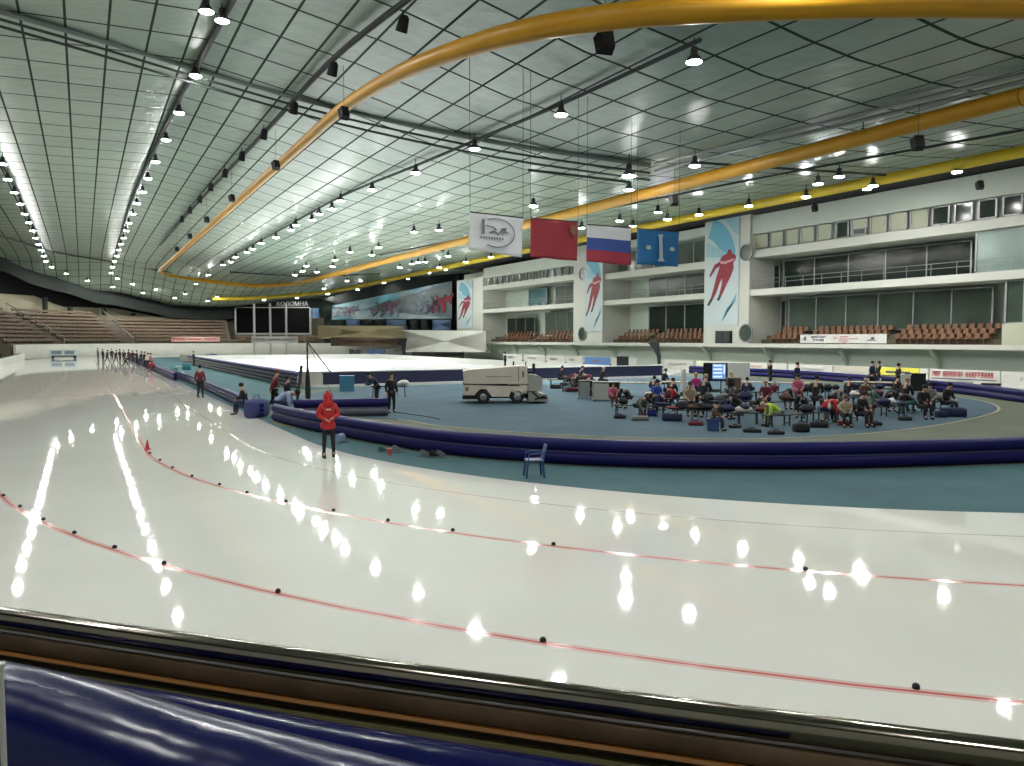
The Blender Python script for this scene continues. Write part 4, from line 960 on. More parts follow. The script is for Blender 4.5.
def person_meshes(pose, hood=False):
    key = (pose, hood)
    if key in PC: return PC[key]
    J = POSES[pose]; V = lambda k: Vector(J[k])
    fwd = Vector((0, 1, 0)); up = (V('nk') - V('ch')).normalized()
    sh = [V('ch') + up * .09 + Vector((s * .17, 0, 0)) for s in (1, -1)]
    hp = [V('pel') + Vector((s * .09, .01, -.04)) for s in (1, -1)]
    def chain(ks): pass
    vs = [(V('pel'), (.13, .11)), (V('sp'), (.12, .10)), (V('ch'), (.15, .11)), (V('nk'), .055), (V('hd') - (V('cr') - V('hd')) * .25, (.07, .075)), (V('hd') + (V('cr') - V('hd')) * .45, (.082, .095)), (V('cr'), (.055, .06))]
    es = [(0, 1), (1, 2), (2, 3), (3, 4), (4, 5), (5, 6)]
    hdv = 4
    for i, s in enumerate((1, -1)):
        n = len(vs); el, wr = Vector(J['el'][i]), Vector(J['wr'][i]); hd_ = (wr - el).normalized()
        vs += [(sh[i], .062), (sh[i].lerp(el, .5), .050), (el, .040), (el.lerp(wr, .4), .040), (wr, .026), (wr + hd_ * .06, (.036, .018))]
        es += [(2, n), (n, n + 1), (n + 1, n + 2), (n + 2, n + 3), (n + 3, n + 4), (n + 4, n + 5)]
        side = hd_.cross(Vector((0, 0, 1)));
        side = side.normalized() if side.length > .2 else Vector((0, 1, 0))
        palm = wr + hd_ * .06; curl = side.cross(hd_).normalized() * (-1)
        for q in range(4):
            b0 = palm + hd_ * .03 + side * (q - 1.5) * .019; ln = (.036, .042, .040, .030)[q]; m_ = len(vs)
            vs += [(b0, .009), (b0 + hd_ * ln, .008), (b0 + hd_ * ln * 1.6 + curl * .022, .007)]; es += [(n + 5, m_), (m_, m_ + 1), (m_ + 1, m_ + 2)]
        m_ = len(vs); vs += [(wr + hd_ * .03 - side * .038, .010), (wr + hd_ * .065 - side * .058 + curl * .012, .008)]; es += [(n + 5, m_), (m_, m_ + 1)]
    for i in range(2):
        n = len(vs); kn, an = Vector(J['kn'][i]), Vector(J['an'][i])
        vs += [(hp[i], .085), (hp[i].lerp(kn, .5), .075), (kn, .055), (kn.lerp(an, .35), .055), (an, .036), (an + Vector((0, .1, -.045)), .036), (an + Vector((0, .17, -.055)), .028)]
        es += [(0, n), (n, n + 1), (n + 1, n + 2), (n + 2, n + 3), (n + 3, n + 4), (n + 4, n + 5), (n + 5, n + 6)]
    body = skin_mesh('body', [(tuple(a), r) for a, r in vs], es)
    # jacket
    dn = (V('pel') - V('sp')).normalized()
    jv = [(V('sp'), (.165, .135)), (V('pel') + dn * (.10 if pose in ('stand', 'folded', 'walk', 'reach') else .0), (.175, .15)), (V('ch'), (.19, .145)), (V('nk') - up * .03, (.085, .085))]; je = [(0, 1), (0, 2), (2, 3)]
    for i in range(2):
        n = len(jv); el, wr = Vector(J['el'][i]), Vector(J['wr'][i])
        jv += [(sh[i], .088), (sh[i].lerp(el, .5), .078), (el, .066), (wr, .048)]; je += [(2, n), (n, n + 1), (n + 1, n + 2), (n + 2, n + 3)]
    if pose == 'folded': jv = [(a, (r_[0] * 1.12, r_[1] * 1.12) if isinstance(r_, tuple) else r_ * 1.15) for a, r_ in jv]; jv[1] = (V('pel') + dn * .01, (.235, .185))
    if pose == 'folded': jv.append((V('pel') + dn * .20, (.24, .19))); je.append((1, len(jv) - 1))
    jacket = skin_mesh('jacket', [(tuple(a), r) for a, r in jv], je)
    tv = [(V('pel') + Vector((0, 0, .03)), (.15, .125))]; te = []
    for i in range(2):
        n = len(tv); kn, an = Vector(J['kn'][i]), Vector(J['an'][i])
        tv += [(hp[i], .105), (hp[i].lerp(kn, .5), .092), (kn, .074), (kn.lerp(an, .4), .07), (an + Vector((0, 0, .03)), .052)]; te += [(0, n), (n, n + 1), (n + 1, n + 2), (n + 2, n + 3), (n + 3, n + 4)]
    if pose == 'folded': tv = [(a, (r_[0] * .8, r_[1] * .8) if isinstance(r_, tuple) else r_ * .86) for a, r_ in tv]
    trousers = skin_mesh('trousers', [(tuple(a), r) for a, r in tv], te)
    shoes = []
    for i in range(2):
        an = Vector(J['an'][i]); shoes.append(skin_mesh('shoe', [((an.x, an.y - .04, an.z - .03), .052), ((an.x, an.y + .09, an.z - .045), .046), ((an.x, an.y + .18, an.z - .055), .036), ((an.x, an.y - .01, an.z + .09), .056)], [(0, 1), (1, 2), (0, 3)]))
    hv = (V('hd') + V('cr')) / 2; ax = (V('cr') - V('hd')).normalized()
    b = MB()
    if hood: 
        b.sphere((0, -.035, .0), (.125, .135, .155), 14, 9); b.sphere((0, -.06, .12), (.05, .06, .07), 10, 6); b.sphere((0, -.03, -.15), (.15, .14, .10), 12, 6); b.sphere((0, -.02, -.07), (.125, .12, .10), 12, 6)
        name = 'hood'
    else: b.sphere((0, -.025, .045), (.098, .112, .10), 14, 8); name = 'hair'
    rot = Vector((0, 0, 1)).rotation_difference(ax).to_matrix().to_4x4()
    ho = b.build(name, M_blkf, None, smooth=True, keep=True, M=Matrix.Translation(hv) @ rot); hair = ho.data; bpy.data.objects.remove(ho)
    b = MB(); fw = .088
    for s in (1, -1): b.sphere((s * .032, fw, .0), (.013, .008, .008), 8, 5)
    eo = b.build('eyes', M_blk, None, smooth=True, keep=True, M=Matrix.Translation(hv) @ rot); eyes = eo.data; bpy.data.objects.remove(eo)
    b = MB(); b.loft([[(-.008, fw, .0), (.008, fw, .0), (0, fw + .008, .005)], [(-.017, fw, -.045), (.017, fw, -.045), (0, fw + .03, -.04)]]); b.sphere((0, fw - .002, -.068), (.026, .008, .006), 8, 5)
    no = b.build('nose_and_mouth', M_skin, None, smooth=True, keep=True, M=Matrix.Translation(hv) @ rot); nose = no.data; bpy.data.objects.remove(no)
    PC[key] = (body, jacket, trousers, shoes, (name, hair), eyes, nose)
    return PC[key]
CL = {'black': (.012, .012, .015), 'red': (.40, .02, .025), 'maroon': (.13, .02, .03), 'navy': (.015, .02, .06), 'blue': (.03, .06, .32), 'white': (.55, .53, .50), 'pink': (.42, .10, .16), 'lime': (.38, .55, .06), 'grey': (.16, .16, .16), 'beige': (.34, .26, .18), 'magenta': (.35, .02, .16), 'green': (.04, .12, .09), 'brown': (.09, .05, .03), 'lblue': (.25, .33, .5), 'skin': (.45, .26, .18)}
def cm(c): return mat('cloth_' + c, CL[c], .9)
def person(p, rz, pose, jac, trs, label, hair='black', hood=False, s=1.0, group=None, shoe='black'):
    body, jk, tr, sh, (hn, hr), eyes, nose = person_meshes(pose, hood)
    root = empty('person', p, rz, label=label, cat='person', group=group); root.scale = (s,) * 3
    def add(name, me, c):
        o = bpy.data.objects.new(name, me); COL.objects.link(o); o.parent = root
        if c is not None: o.material_slots[0].link = 'OBJECT'; o.material_slots[0].material = cm(c)
        return o
    add('body', body, None); add('jacket', jk, jac); add('trousers', tr, trs)
    for q in sh: add('shoe', q, shoe)
    add(hn, hr, hair if not hood else jac); add('eyes', eyes, None); add('nose_and_mouth', nose, None)
    return root
FC = face_cam
def pp(px, py, pose, turn, jac, trs, label, **k):
    p = G(px, py); p.z = k.pop('z', .0); return person(p, FC(p, turn), pose, jac, trs, label, **k)
red = pp(328.5, 457.5, 'folded', .15, 'red', 'black', 'person in red hooded jacket and black trousers standing on the ice edge', hood=True, s=1.0)
b = MB(); b.rbox(-.06, .155, 1.30, .07, .17, 1.335, .005); b.build('chest_print', M_paper, red, label='small pale print on the chest')
pp(200.5, 397.5, 'stand', 2.8, 'maroon', 'black', 'person in dark maroon jacket standing at the ice edge on the left straight', s=1.0)
pp(126, 367.5, 'skate', 2.8, 'black', 'black', 'distant skater in black pushing along the left straight', s=1.0)
pp(151, 370, 'stand', 1.2, 'pink', 'black', 'distant person in pink jacket at the end of the left padding')
pp(155, 371.5, 'lace', -1.2, 'red', 'black', 'distant person in red jacket bending beside the pink one')
pp(148, 369, 'stand', 2.5, 'white', 'black', 'distant person in pale jacket behind the pink one')
for i, (x, y, t, c) in enumerate(((103, 361, 1, 'black'), (107, 362.5, 2, 'navy'), (112, 361, 0, 'black'), (116, 363, 2.5, 'black'), (120, 361.5, 1, 'navy'), (124, 362.5, 3, 'black'), (129, 362, 1, 'maroon'), (133, 363.5, 0, 'black'), (137, 364, 2, 'navy'), (141, 365.5, 2.4, 'black'), (145, 367, 1, 'black'))):
    pp(x, y, ('stand', 'walk')[i % 2], t, c, 'black', 'small dark figure in the far crowd of skaters on the left straight', group='far crowd of dark figures on the ice', s=1.0)
pp(98, 358.5, 'stand', 1, 'grey', 'black', 'lone grey figure left of the far crowd of skaters')
pp(0, 363.3, 'stand', .5, 'black', 'black', 'dark person behind the left boards at the picture edge', s=.95)
pp(21, 358.8, 'stand', .5, 'black', 'black', 'dark person with camera gear behind the left boards', s=1.0)
pp(246, 414.5, 'sit', -1.9, 'black', 'navy', 'person in black seated on the blue bag by the left padding', z=-.02)
pp(274, 411.5, 'walk', 1.8, 'maroon', 'black', 'person in maroon with hat, tallest of the group by the padding end', s=1.08, hair='maroon')
pp(277, 419, 'lace', 1.4, 'lblue', 'navy', 'person in pale blue jacket bending at the padding end', s=1.25)
pp(288, 412.5, 'stand', 2.0, 'black', 'black', 'person in black behind the pale blue bender', s=.9)
pp(377.5, 405, 'reach', -1.3, 'navy', 'black', 'person in navy leaning towards the dark equipment table', s=1.0)
pp(391.5, 413, 'stand', .5, 'black', 'black', 'tall person in black standing right of the dark table', s=1.0)
pp(194, 366, 'stand', 1.2, 'black', 'black', 'dark thin person standing where the striped padding begins')
# standing people beyond the benches
for x, y, pose, t, j, tr_, lab in ((770, 386, 'stand', 2, 'black', 'black', 'person in black standing before the boards behind the tables'),
        (877, 386.5, 'walk', 2.2, 'black', 'black', 'dark person standing left of the yellow board'),
        (872, 388, 'stand', 1, 'navy', 'black', 'shorter dark person beside the one at the yellow board'),
        (865, 388, 'lace', 1, 'black', 'black', 'person bending over the table near the yellow board'),
        (797, 391, 'stand', 1, 'navy', 'black', 'person with dark hair standing behind the pink seated one'),
        (898, 393, 'stand', 2, 'black', 'black', 'person in black standing right of the rear beige table'),
        (505, 368, 'stand', 2, 'black', 'black', 'small distant dark person above the ice resurfacer')):
    pp(x, y, pose, t, j, tr_, lab)

# ------------------------------------------------------------------ benches, bags and kit
def bench(pa, pb, label, m=M_dgrey, h=.44, dpt=.36):
    a, c = G(*pa), G(*pb); mid_ = (a + c) / 2; d = c - a; L_ = d.length
    root = empty('low_bench', (mid_.x, mid_.y, .022), math.atan2(d.y, d.x), label=label, cat='bench')
    b = MB(); b.rbox(-L_ / 2, -dpt / 2, h - .04, L_ / 2, dpt / 2, h, .012); b.build('seat', m, root)
    for x in (-L_ / 2 + .2, 0, L_ / 2 - .2):
        b = MB(); b.box(x - .02, -dpt / 2 + .03, 0, x + .02, -dpt / 2 + .07, h - .04).box(x - .02, dpt / 2 - .07, 0, x + .02, dpt / 2 - .03, h - .04).box(x - .02, -dpt / 2 + .03, .1, x + .02, dpt / 2 - .03, .13); b.build('leg', M_dgrey, root)
    return root
BN = [((612, 415), (668, 417), 'front left bench'), ((672, 421), (712, 422), 'bench left of the seated boy on the blue bucket'), ((716, 424), (762, 424.5), 'front middle bench'), ((765, 428), (808, 425), 'bench under the lime jacket'), ((812, 424), (858, 421), 'bench under the crouching front group'), ((862, 418), (905, 416), 'front right bench'), ((908, 414), (940, 411), 'rightmost bench'),
      ((640, 408), (700, 409), 'second row left bench'), ((705, 411), (762, 411), 'second row middle bench'), ((766, 412), (826, 410), 'second row bench behind the red back'), ((830, 408), (892, 405), 'second row right bench'),
      ((700, 400), (760, 400.5), 'third row middle bench'), ((764, 401), (830, 399.5), 'third row bench behind the black jacket'), ((834, 398), (896, 396.5), 'third row right bench'), ((560, 392), (600, 393), 'bench beside the grey shelf rack'), ((548, 386), (596, 387), 'distant bench behind the ice resurfacer')]
for a, c, l in BN: bench(a, c, 'long dark low bench, ' + l)
def bag(p, L_, w, h, m, label, rz=0, grp=None):
    root = empty('sports_bag', (p.x, p.y, p.z), rz, label=label, cat='bag', group=grp)
    b = MB(); rings = []
    for i, (t, k) in enumerate(((-.5, .6), (-.46, .88), (-.3, 1), (.0, 1.03), (.3, 1), (.46, .88), (.5, .6))):
        k2 = k * (1 - .10 * math.sin(i * 2.1 + L_ * 9)); sp_ = lambda v: math.copysign(abs(v) ** .55, v); rings.append([(t * L_, w / 2 * k * sp_(math.cos(a)), h * .5 * (1 + sp_(math.sin(a)) * (k2 if math.sin(a) > 0 else 1))) for a in [2 * math.pi * q / 16 for q in range(16)]])
    b.loft(rings); b.build('bag_body', m, root, smooth=True)
    b = MB(); b.tube([(-L_ * .2, 0, h * .98), (-L_ * .12, 0, h * 1.22), (L_ * .12, 0, h * 1.22), (L_ * .2, 0, h * .98)], .015, 6); b.build('handle', M_blkf, root, smooth=True)
    return root
mats_b = [M_blkf, mat('cloth_navy', CL['navy'], .9), mat('cloth_blue', CL['blue'], .9), mat('cloth_grey', CL['grey'], .9), mat('cloth_maroon', CL['maroon'], .9)]
bag(G(257, 417), 1.3, .6, .75, mat('bag_blue', (.03, .04, .13), .8), 'big dark blue bag on the floor behind the seated person', .9)
bag(G(340.5, 442.5), .26, .22, .28, mat('bag_light', (.20, .28, .42), .6), 'small pale blue bag on the floor right of the red hooded person', .5)
BG = [(672, 421.5, 1.3, .5, .5, 1, 'navy bag at the left end of the front benches'), (801, 432.5, .9, .45, .5, 0, 'round black bag below the lime jacket'), (953, 417, 1.6, .6, .6, 1, 'big navy bag at the right end of the benches'), (941, 418, .7, .4, .45, 1, 'smaller navy bag with pale side beside the big one'), (819, 428, 1.0, .4, .35, 0, 'black bag below the red back'), (886, 407, .5, .4, .5, 1, 'dark blue upright bag near the rear tables'), (757, 407, 1.2, .4, .4, 0, 'black bag on the floor behind the middle bench'), (737, 416, .9, .4, .3, 3, 'grey bag under the middle bench'), (640, 421, 1.1, .4, .3, 3, 'grey bag under the front left bench'), (620, 419, .8, .35, .25, 0, 'flat black bag at far left of the benches'), (845, 426, .8, .35, .3, 4, 'maroon bag below the crouching group'), (905, 421, .8, .35, .25, 0, 'flat black bag below the front right bench'), (876, 426, .7, .3, .22, 0, 'small black bag before the front right bench'), (696, 426, .9, .35, .25, 4, 'maroon bag before the seated dark person'), (752, 433, 1.0, .35, .22, 0, 'flat black bag on the blue floor before the middle bench'), (776, 435, .9, .35, .2, 0, 'flat black bag in front of the lime jacket bench'), (735, 428.5, .7, .35, .18, 0, 'dark cloth bundle right of the blue bucket'), (650, 416, .9, .35, .4, 2, 'blue bag behind the front left bench'), (590, 396, 1.2, .4, .4, 0, 'black bag left of the shelf rack'), (572, 392, 1.4, .5, .4, 4, 'maroon bag on the floor in the far kit pile'), (556, 389, 1.2, .5, .45, 0, 'black bag nearest the ice resurfacer'), (583, 387, 1.3, .5, .4, 3, 'grey bag at the back of the far kit pile'), (716, 404, 1.0, .4, .4, 1, 'navy bag below the television screen'), (834, 405, 1.2, .4, .35, 0, 'black bag between second and third bench rows')]
for x, y, L_, w, h, mi, lab in BG:
    p = G(x, y); p.z = .022; bag(p, L_ * .6, w * .8, h * .62, mats_b[mi], lab, -YAW + R.uniform(-.3, .3))
# shelf racks with goods
def rack(px, py, W_, H_, D_, n, label, m=M_grey):
    p = G(px, py); root = empty('shelf_rack', (p.x, p.y, .022), FC(p, math.pi), label=label, cat='rack')
    for sx_ in (-1, 1):
        for sy_ in (-1, 1):
            b = MB(); b.box(sx_ * W_ / 2 - .02, sy_ * D_ / 2 - .02, 0, sx_ * W_ / 2 + .02, sy_ * D_ / 2 + .02, H_); b.build('post', m, root)
    for k in range(n):
        z = .08 + (H_ - .12) * k / (n - 1); b = MB(); b.box(-W_ / 2, -D_ / 2, z, W_ / 2, D_ / 2, z + .03); b.build('shelf', m, root)
    b = MB(); b.box(-W_ / 2, D_ / 2 - .03, .08, W_ / 2, D_ / 2 - .01, H_); b.build('back_panel', M_dgrey, root)
    b = MB(); b.box(-W_ / 2 + .05, -D_ / 2, .1, W_ * .1, D_ / 2 - .1, H_ * .9); b.build('front_cover', m, root)
    return root
def table(px, py, W_, D_, label, m=M_tbl, H_=.74, cloth_=None, turn=0):
    p = G(px, py); root = empty('folding_table', (p.x, p.y, .022), FC(p, math.pi + turn), label=label, cat='table')
    b = MB(); b.rbox(-W_ / 2, -D_ / 2, H_ - .05, W_ / 2, D_ / 2, H_, .012); b.build('table_top', m, root)
    for sx_ in (-1, 1):
        for sy_ in (-1, 1):
            b = MB(); b.tube([(sx_ * (W_ / 2 - .12), sy_ * (D_ / 2 - .08), 0), (sx_ * (W_ / 2 - .15), sy_ * (D_ / 2 - .1), H_ - .05)], .02, 6); b.build('leg', M_dgrey, root)
    return root
rack(588, 399, 1.0, 1.0, .5, 3, 'grey rack of shelves at the left of the kit area')
rack(606, 401, 1.4, 1.0, .6, 3, 'second grey shelf rack behind the pink seated person', m=mat('pale_grey', (.32, .33, .30), .5))
table(637, 397, 2.7, 1.0, 'long beige table left of the white post', H_=.8)
table(677, 396, 1.7, .9, 'beige table behind the red seated person', H_=.8)
table(757, 395, 1.7, 1.0, 'beige table right of the television screen')
table(793, 396, 1.8, .9, 'beige table behind the pink seated person on the right')
table(870, 396, 2.8, 1.0, 'beige table below the yellow board', H_=.78)
table(389, 397.5, 2.0, .6, 'dark low equipment table before the navy boards', m=M_blkf, H_=.62)
b = MB(); p = G(404, 397.5); b.sphere((p.x, p.y, .82), (.3, .22, .16), 10, 6); b.sphere((p.x - .2, p.y, .78), (.2, .15, .12), 10, 6); b.build('plastic_bag', M_paper, smooth=True, label='crumpled white bag on the dark equipment table', cat='bag')
# red and white things on tables, bottles
bt = None
b0 = MB(); b0.lathe([(.035, 0), (.038, .02), (.038, .15), (.016, .19), (.016, .22)], n=10)
i = 0
for (tx, ty, H_, tn) in ((628, 397, .8, 'long beige table'), (636, 397, .8, 'long beige table'), (645, 397, .8, 'long beige table'), (649, 397, .8, 'long beige table'), (673, 396, .8, 'table behind the red person'), (680, 396, .8, 'table behind the red person'), (756, 395, .74, 'table by the television'), (762, 395, .74, 'table by the television'), (868, 396, .78, 'table below the yellow board'), (880, 396, .78, 'table below the yellow board')):
    p = G(tx, ty); lab = 'small pale bottle on the ' + tn
    if bt is None:
        bt = b0.build('bottle', mat('bottle_plastic', (.45, .5, .52), .2), keep=True, smooth=True); o = bt
    else: o = bt.copy(); COL.objects.link(o)
    o.location = (p.x, p.y, .022 + H_); tag(o, lab, 'bottle', 'bottles on the ' + tn)
# television
p = G(715, 398); root = empty('television', (p.x, p.y, .022), FC(p, math.pi), label='television screen on stand showing blue and white tables', cat='television')
W_, H_ = 24 * 42.5 / F, 18.5 * 42.5 / F
b = MB(); b.rbox(-W_ / 2, .0, .9, W_ / 2, .08, .9 + H_, .015); b.build('casing', M_blk, root)
b = MB(); b.box(-W_ * .12, -.012, .9 + H_ * .12, W_ * .42, 0, .9 + H_ * .95); b.build('screen', mat('tv_glow', (.02, .03, .05), .2, emit=(.12, .28, .62), es=.9), root)
b = MB()
for k in range(4): b.box(-W_ * .09, -.02, .9 + H_ * (.2 + k * .2), W_ * .28, -.013, .9 + H_ * (.3 + k * .2))
b.box(W_ * .33, -.02, .9 + H_ * .4, W_ * .39, -.013, .9 + H_ * .9); b.build('screen_rows', mat('tv_white', (.02, .03, .05), .2, emit=(.6, .7, .85), es=1.0), root)
b = MB(); b.tube([(-.3, .04, 0), (-.3, .04, .95)], .03, 6).tube([(.3, .04, 0), (.3, .04, .95)], .03, 6).box(-.5, -.25, 0, .5, .3, .03); b.build('stand', M_dgrey, root)
# box, panel, post, loudspeakers
def simple_box(px, py, w, d, h, m, name, label, cat, z=.0, lid=True):
    p = G(px, py); root = empty(name, (p.x, p.y, z), FC(p, math.pi), label=label, cat=cat)
    b = MB(); b.rbox(-w / 2, -d / 2, 0, w / 2, d / 2, h - (.06 if lid else 0), .02); b.build('box_body', m, root)
    if lid: b = MB(); b.rbox(-w / 2 - .02, -d / 2 - .02, h - .06, w / 2 + .02, d / 2 + .02, h, .02); b.build('lid', m, root)
    return root
simple_box(733, 399, .8, .5, 1.15, mat('brown_box', (.11, .06, .04), .7), 'wooden_cabinet', 'brown box cabinet right of the television', 'cabinet')
simple_box(347, 391.5, .88, .8, .98, M_tealbox, 'storage_box', 'teal storage box standing before the rink boards', 'box')
simple_box(622.5, 377, 1.0, .8, 1.75, M_blk, 'loudspeaker', 'tall black loudspeaker box behind the kit area', 'loudspeaker')
simple_box(915, 391, 1.15, .6, 1.1, M_blk, 'loudspeaker', 'black loudspeaker box right of the yellow board', 'loudspeaker')
p = G(712, 432); root = simple_box(713, 431, .40, .40, .42, mat('bucket_blue', (.02, .05, .16), .5), 'storage_box', 'small dark blue box under the hunched front person', 'box', z=.022)
p = G(738.5, 391); b = MB(); b.rbox(-.65, 0, .6, .65, .05, 1.75, .01).box(-.5, 0, 0, -.45, .05, .6).box(.45, 0, 0, .5, .05, .6)
b.build('notice_board', mat('pale_panel', (.48, .48, .44), .6), M=Matrix.Translation(p) @ Matrix.Rotation(FC(p, math.pi), 4, 'Z'), label='pale standing panel right of the television', cat='board')
p = G(683, 399); b = MB(); b.box(-.09, -.09, 0, .09, .09, 1.6).box(-.15, -.15, 0, .15, .15, .05); b.build('post', M_paper, M=Matrix.Translation(p), label='white square post among the kit tables', cat='post')
p = G(905, 397); b = MB(); b.box(-.25, -.15, 0, .25, .15, 1.2); b.rbox(-.28, -.18, 1.2, .28, .18, 1.26, .01); b.build('lectern', M_paper, M=Matrix.Translation(p) @ Matrix.Rotation(FC(p), 4, 'Z'), label='small white stand box right of the beige table', cat='stand')
# covered camera cranes
def drape(px, ptop, pbot, d, label, s=1.0):
    root = empty('covered_camera', AD(px[1], pbot, d) * 1, label=label, cat='camera'); root.location.z = 0
    B = root.location; T = AD(px[0], ptop, d); u = Vector((math.cos(YAW), -math.sin(YAW), 0)); hh = T.z - B.z; dx = (T - B).dot(u)
    b = MB(); rings = []
    for t, w, o in ((0, .16, 0), (.35, .17, .0), (.55, .2, .1), (.75, .32, .55), (.97, .55, 1.0), (1, .5, 1.0)):
        c = u * dx * o + Vector((0, 0, hh * t))
        rings.append([c + u * (w * s * math.cos(a)) + Vector((-u.y, u.x, 0)) * (w * s * .7 * math.sin(a)) for a in [2 * math.pi * q / 12 for q in range(12)]])
    b.loft(rings); b.build('fabric_cover', M_blkf, root, smooth=True)
    b = MB()
    for a in (0, 2.1, 4.2): b.tube([(0, 0, .5), (.6 * math.cos(a), .6 * math.sin(a), .02)], .03, 6)
    b.build('tripod', M_dgrey, root)
drape((653.5, 659), 342, 371.5, 78, 'black draped camera on stand before the middle stand block')
drape((402, 404), 338, 354, 146, 'small distant black draped camera above the rink', 1.9)
# mast with guy ropes
p = G(308, 401.5); root = empty('mast', p, label='dark vertical mast with guy ropes beside the inner rink corner', cat='mast')
u = Vector((math.cos(YAW), -math.sin(YAW), 0)); k_ = p.length / F; d_ = p.dot(Vector((math.sin(YAW), math.cos(YAW), 0))); k_ = d_ / F
b = MB(); b.tube([(0, 0, 0), (0, 0, 60 * k_)], .045, 8); b.build('pole', M_dgrey, root, smooth=True)
b = MB(); b.tube([(0, 0, .05), (0, 0, .5), (0, 0, 1.2), (0, 0, 34 * k_)], [.12, .15, .12, .05], 10); b.build('padded_sleeve', M_blkf, root, smooth=True)
b = MB(); b.tube([Vector((0, 0, 60 * k_)), u * (22 * k_) + Vector((0, 0, 31 * k_)), u * (24 * k_) + Vector((0, 0, 28 * k_))], .03, 6).tube([Vector((0, 0, 60 * k_)), u * (28 * k_) + Vector((-.6, -2.4, 0))], .012, 5); b.build('guy_rope', M_dgrey, root)
b = MB(); b.tube([u * (-11 * k_) + Vector((0, 0, .02)), u * (-6 * k_) + Vector((0, 0, 36 * k_))], .07, 8); b.build('leaning_pole', M_dgrey, root, smooth=True)
b = MB(); b.lathe([(.35, 0), (.35, .05), (.1, .1)], n=12); b.build('base', M_dgrey, root, smooth=True)
# blue plastic chair on the strip
p = G(534, 477); root = empty('plastic_chair', p, -YAW + .15, label='dark blue plastic chair standing alone on the teal strip', cat='chair')
mc = mat('chair_blue', (.012, .05, .16), .4); s_ = 18.1 / F
b = MB(); b.rbox(-.20, -.21, .38, .20, .21, .42, .02); b.build('seat', mc, root, smooth=False)
b = MB(); b.loft([[(.17, -.20, .40), (.20, -.20, .40), (.20, .20, .40), (.17, .20, .40)], [(.27, -.17, .76), (.29, -.17, .76), (.29, .17, .76), (.27, .17, .76)]]); b.build('backrest', mc, root)
for sx_ in (-1, 1):
    for sy_ in (-1, 1):
        b = MB(); b.tube([(sx_ * .21, sy_ * .20, 0), (sx_ * .17, sy_ * .17, .39)], [.022, .028], 8); b.build('leg', mc, root, smooth=True)
for sy_ in (-1, 1):
    b = MB(); b.tube([(-.17, sy_ * .20, .40), (-.15, sy_ * .22, .56), (.0, sy_ * .22, .58), (.22, sy_ * .20, .58)], .016, 8); b.build('armrest', mc, root, smooth=True)
# buckets/cones behind the padding and kit on the strip
for x, y, c, lab in ((373, 436, (.55, .14, .02), 'orange cone just behind the near padding'), (394, 438, (.55, .03, .04), 'red cone just behind the near padding, right of the orange one')):
    p = G(x, y); b = MB(); b.lathe([(.17, 0), (.17, .05), (.13, .06), (.11, .35), (.08, .44), (.03, .5)], tuple(p), 14); b.build('traffic_cone', mat('cone_%d' % x, c, .6), smooth=True, label=lab, cat='cone')
p = G(408, 440); b = MB(); b.lathe([(.04, 0), (.04, .3), (.02, .36)], tuple(p), 10); b.build('bottle', M_paper, smooth=True, label='white bottle behind the padding right of the red cone', cat='bottle')
def skate_shoe(p, rz, m, label):
    root = empty('ice_skate', p, rz, label=label, cat='skate')
    b = MB(); b.loft([[(-.13, -.035, .05), (.14, -.03, .05), (.14, .03, .05), (-.13, .035, .05)], [(-.12, -.04, .10), (.12, -.035, .09), (.12, .035, .09), (-.12, .04, .10)], [(-.12, -.035, .2), (-.02, -.035, .19), (-.02, .035, .19), (-.12, .035, .2)]]); b.build('boot', m, root, smooth=True)
    b = MB(); b.box(-.2, -.004, 0, .22, .004, .025).box(-.09, -.01, .02, -.06, .01, .06).box(.07, -.01, .02, .1, .01, .06); b.build('blade', M_grey, root)
for x, y, c, lab in ((383, 452.5, 'green', 'dark green skate on the teal strip nearest the red cup'), (397, 452.5, 'grey', 'grey skate on the teal strip right of the red cup'), (425, 457, 'grey', 'left skate of the grey pair on the teal strip'), (434, 458, 'black', 'black skate in the middle of the grey pair'), (441, 457.5, 'grey', 'right skate of the grey pair on the teal strip')):
    skate_shoe(G(x, y), R.uniform(-.8, -.2), cm(c), lab)
p = G(389.5, 455); b = MB(); b.lathe([(.05, 0), (.07, .18), (.06, .19)], tuple(p), 12); b.build('cup', mat('cup_red', (.5, .08, .08), .5), smooth=True, label='small red cup among skates on the teal strip', cat='cup')
# teal and pale gear beyond left padding
for x, y, w, h, c, lab in ((172, 371, 1.2, .5, (.05, .2, .16), 'green kit bundle behind the left padding'), (181, 368, 1.0, .3, (.5, .55, .6), 'white kit bundle on the blue floor far left'), (187, 370, .9, .9, (.05, .22, .24), 'teal upright kit bag far left'), (212, 359, 1.8, 1.0, (.03, .08, .18), 'navy bundle behind the start of the striped padding')):
    p = G(x, y); bag(p, w, w * .4, h * .8, mat('kit_%d' % x, c, .7), lab, -YAW)
# far left equipment on the ice end
p = G(64, 358.5); root = empty('equipment_trolley', p, FC(p, math.pi), label='pale blue and white equipment trolley at the far end of the ice', cat='trolley')
b = MB(); b.rbox(-2.1, -.5, .5, 2.1, .5, 1.5, .05); b.build('cover', mat('pale_cover', (.45, .5, .5), .6), root)
b = MB(); b.box(-1.8, -.53, .7, -.3, -.5, 1.3).box(.1, -.53, .7, 1.5, -.5, 1.3); b.build('side_panel', mat('slate', (.12, .17, .22), .6), root)
for x in (-1.6, 1.6):
    b = MB(); b.tube([(x, -.5, .25), (x, .5, .25)], .25, 10); b.build('wheel', M_rubber, root)
b = MB(); b.box(-1.8, -.4, .3, 1.8, .4, .5); b.build('chassis', M_dgrey, root)
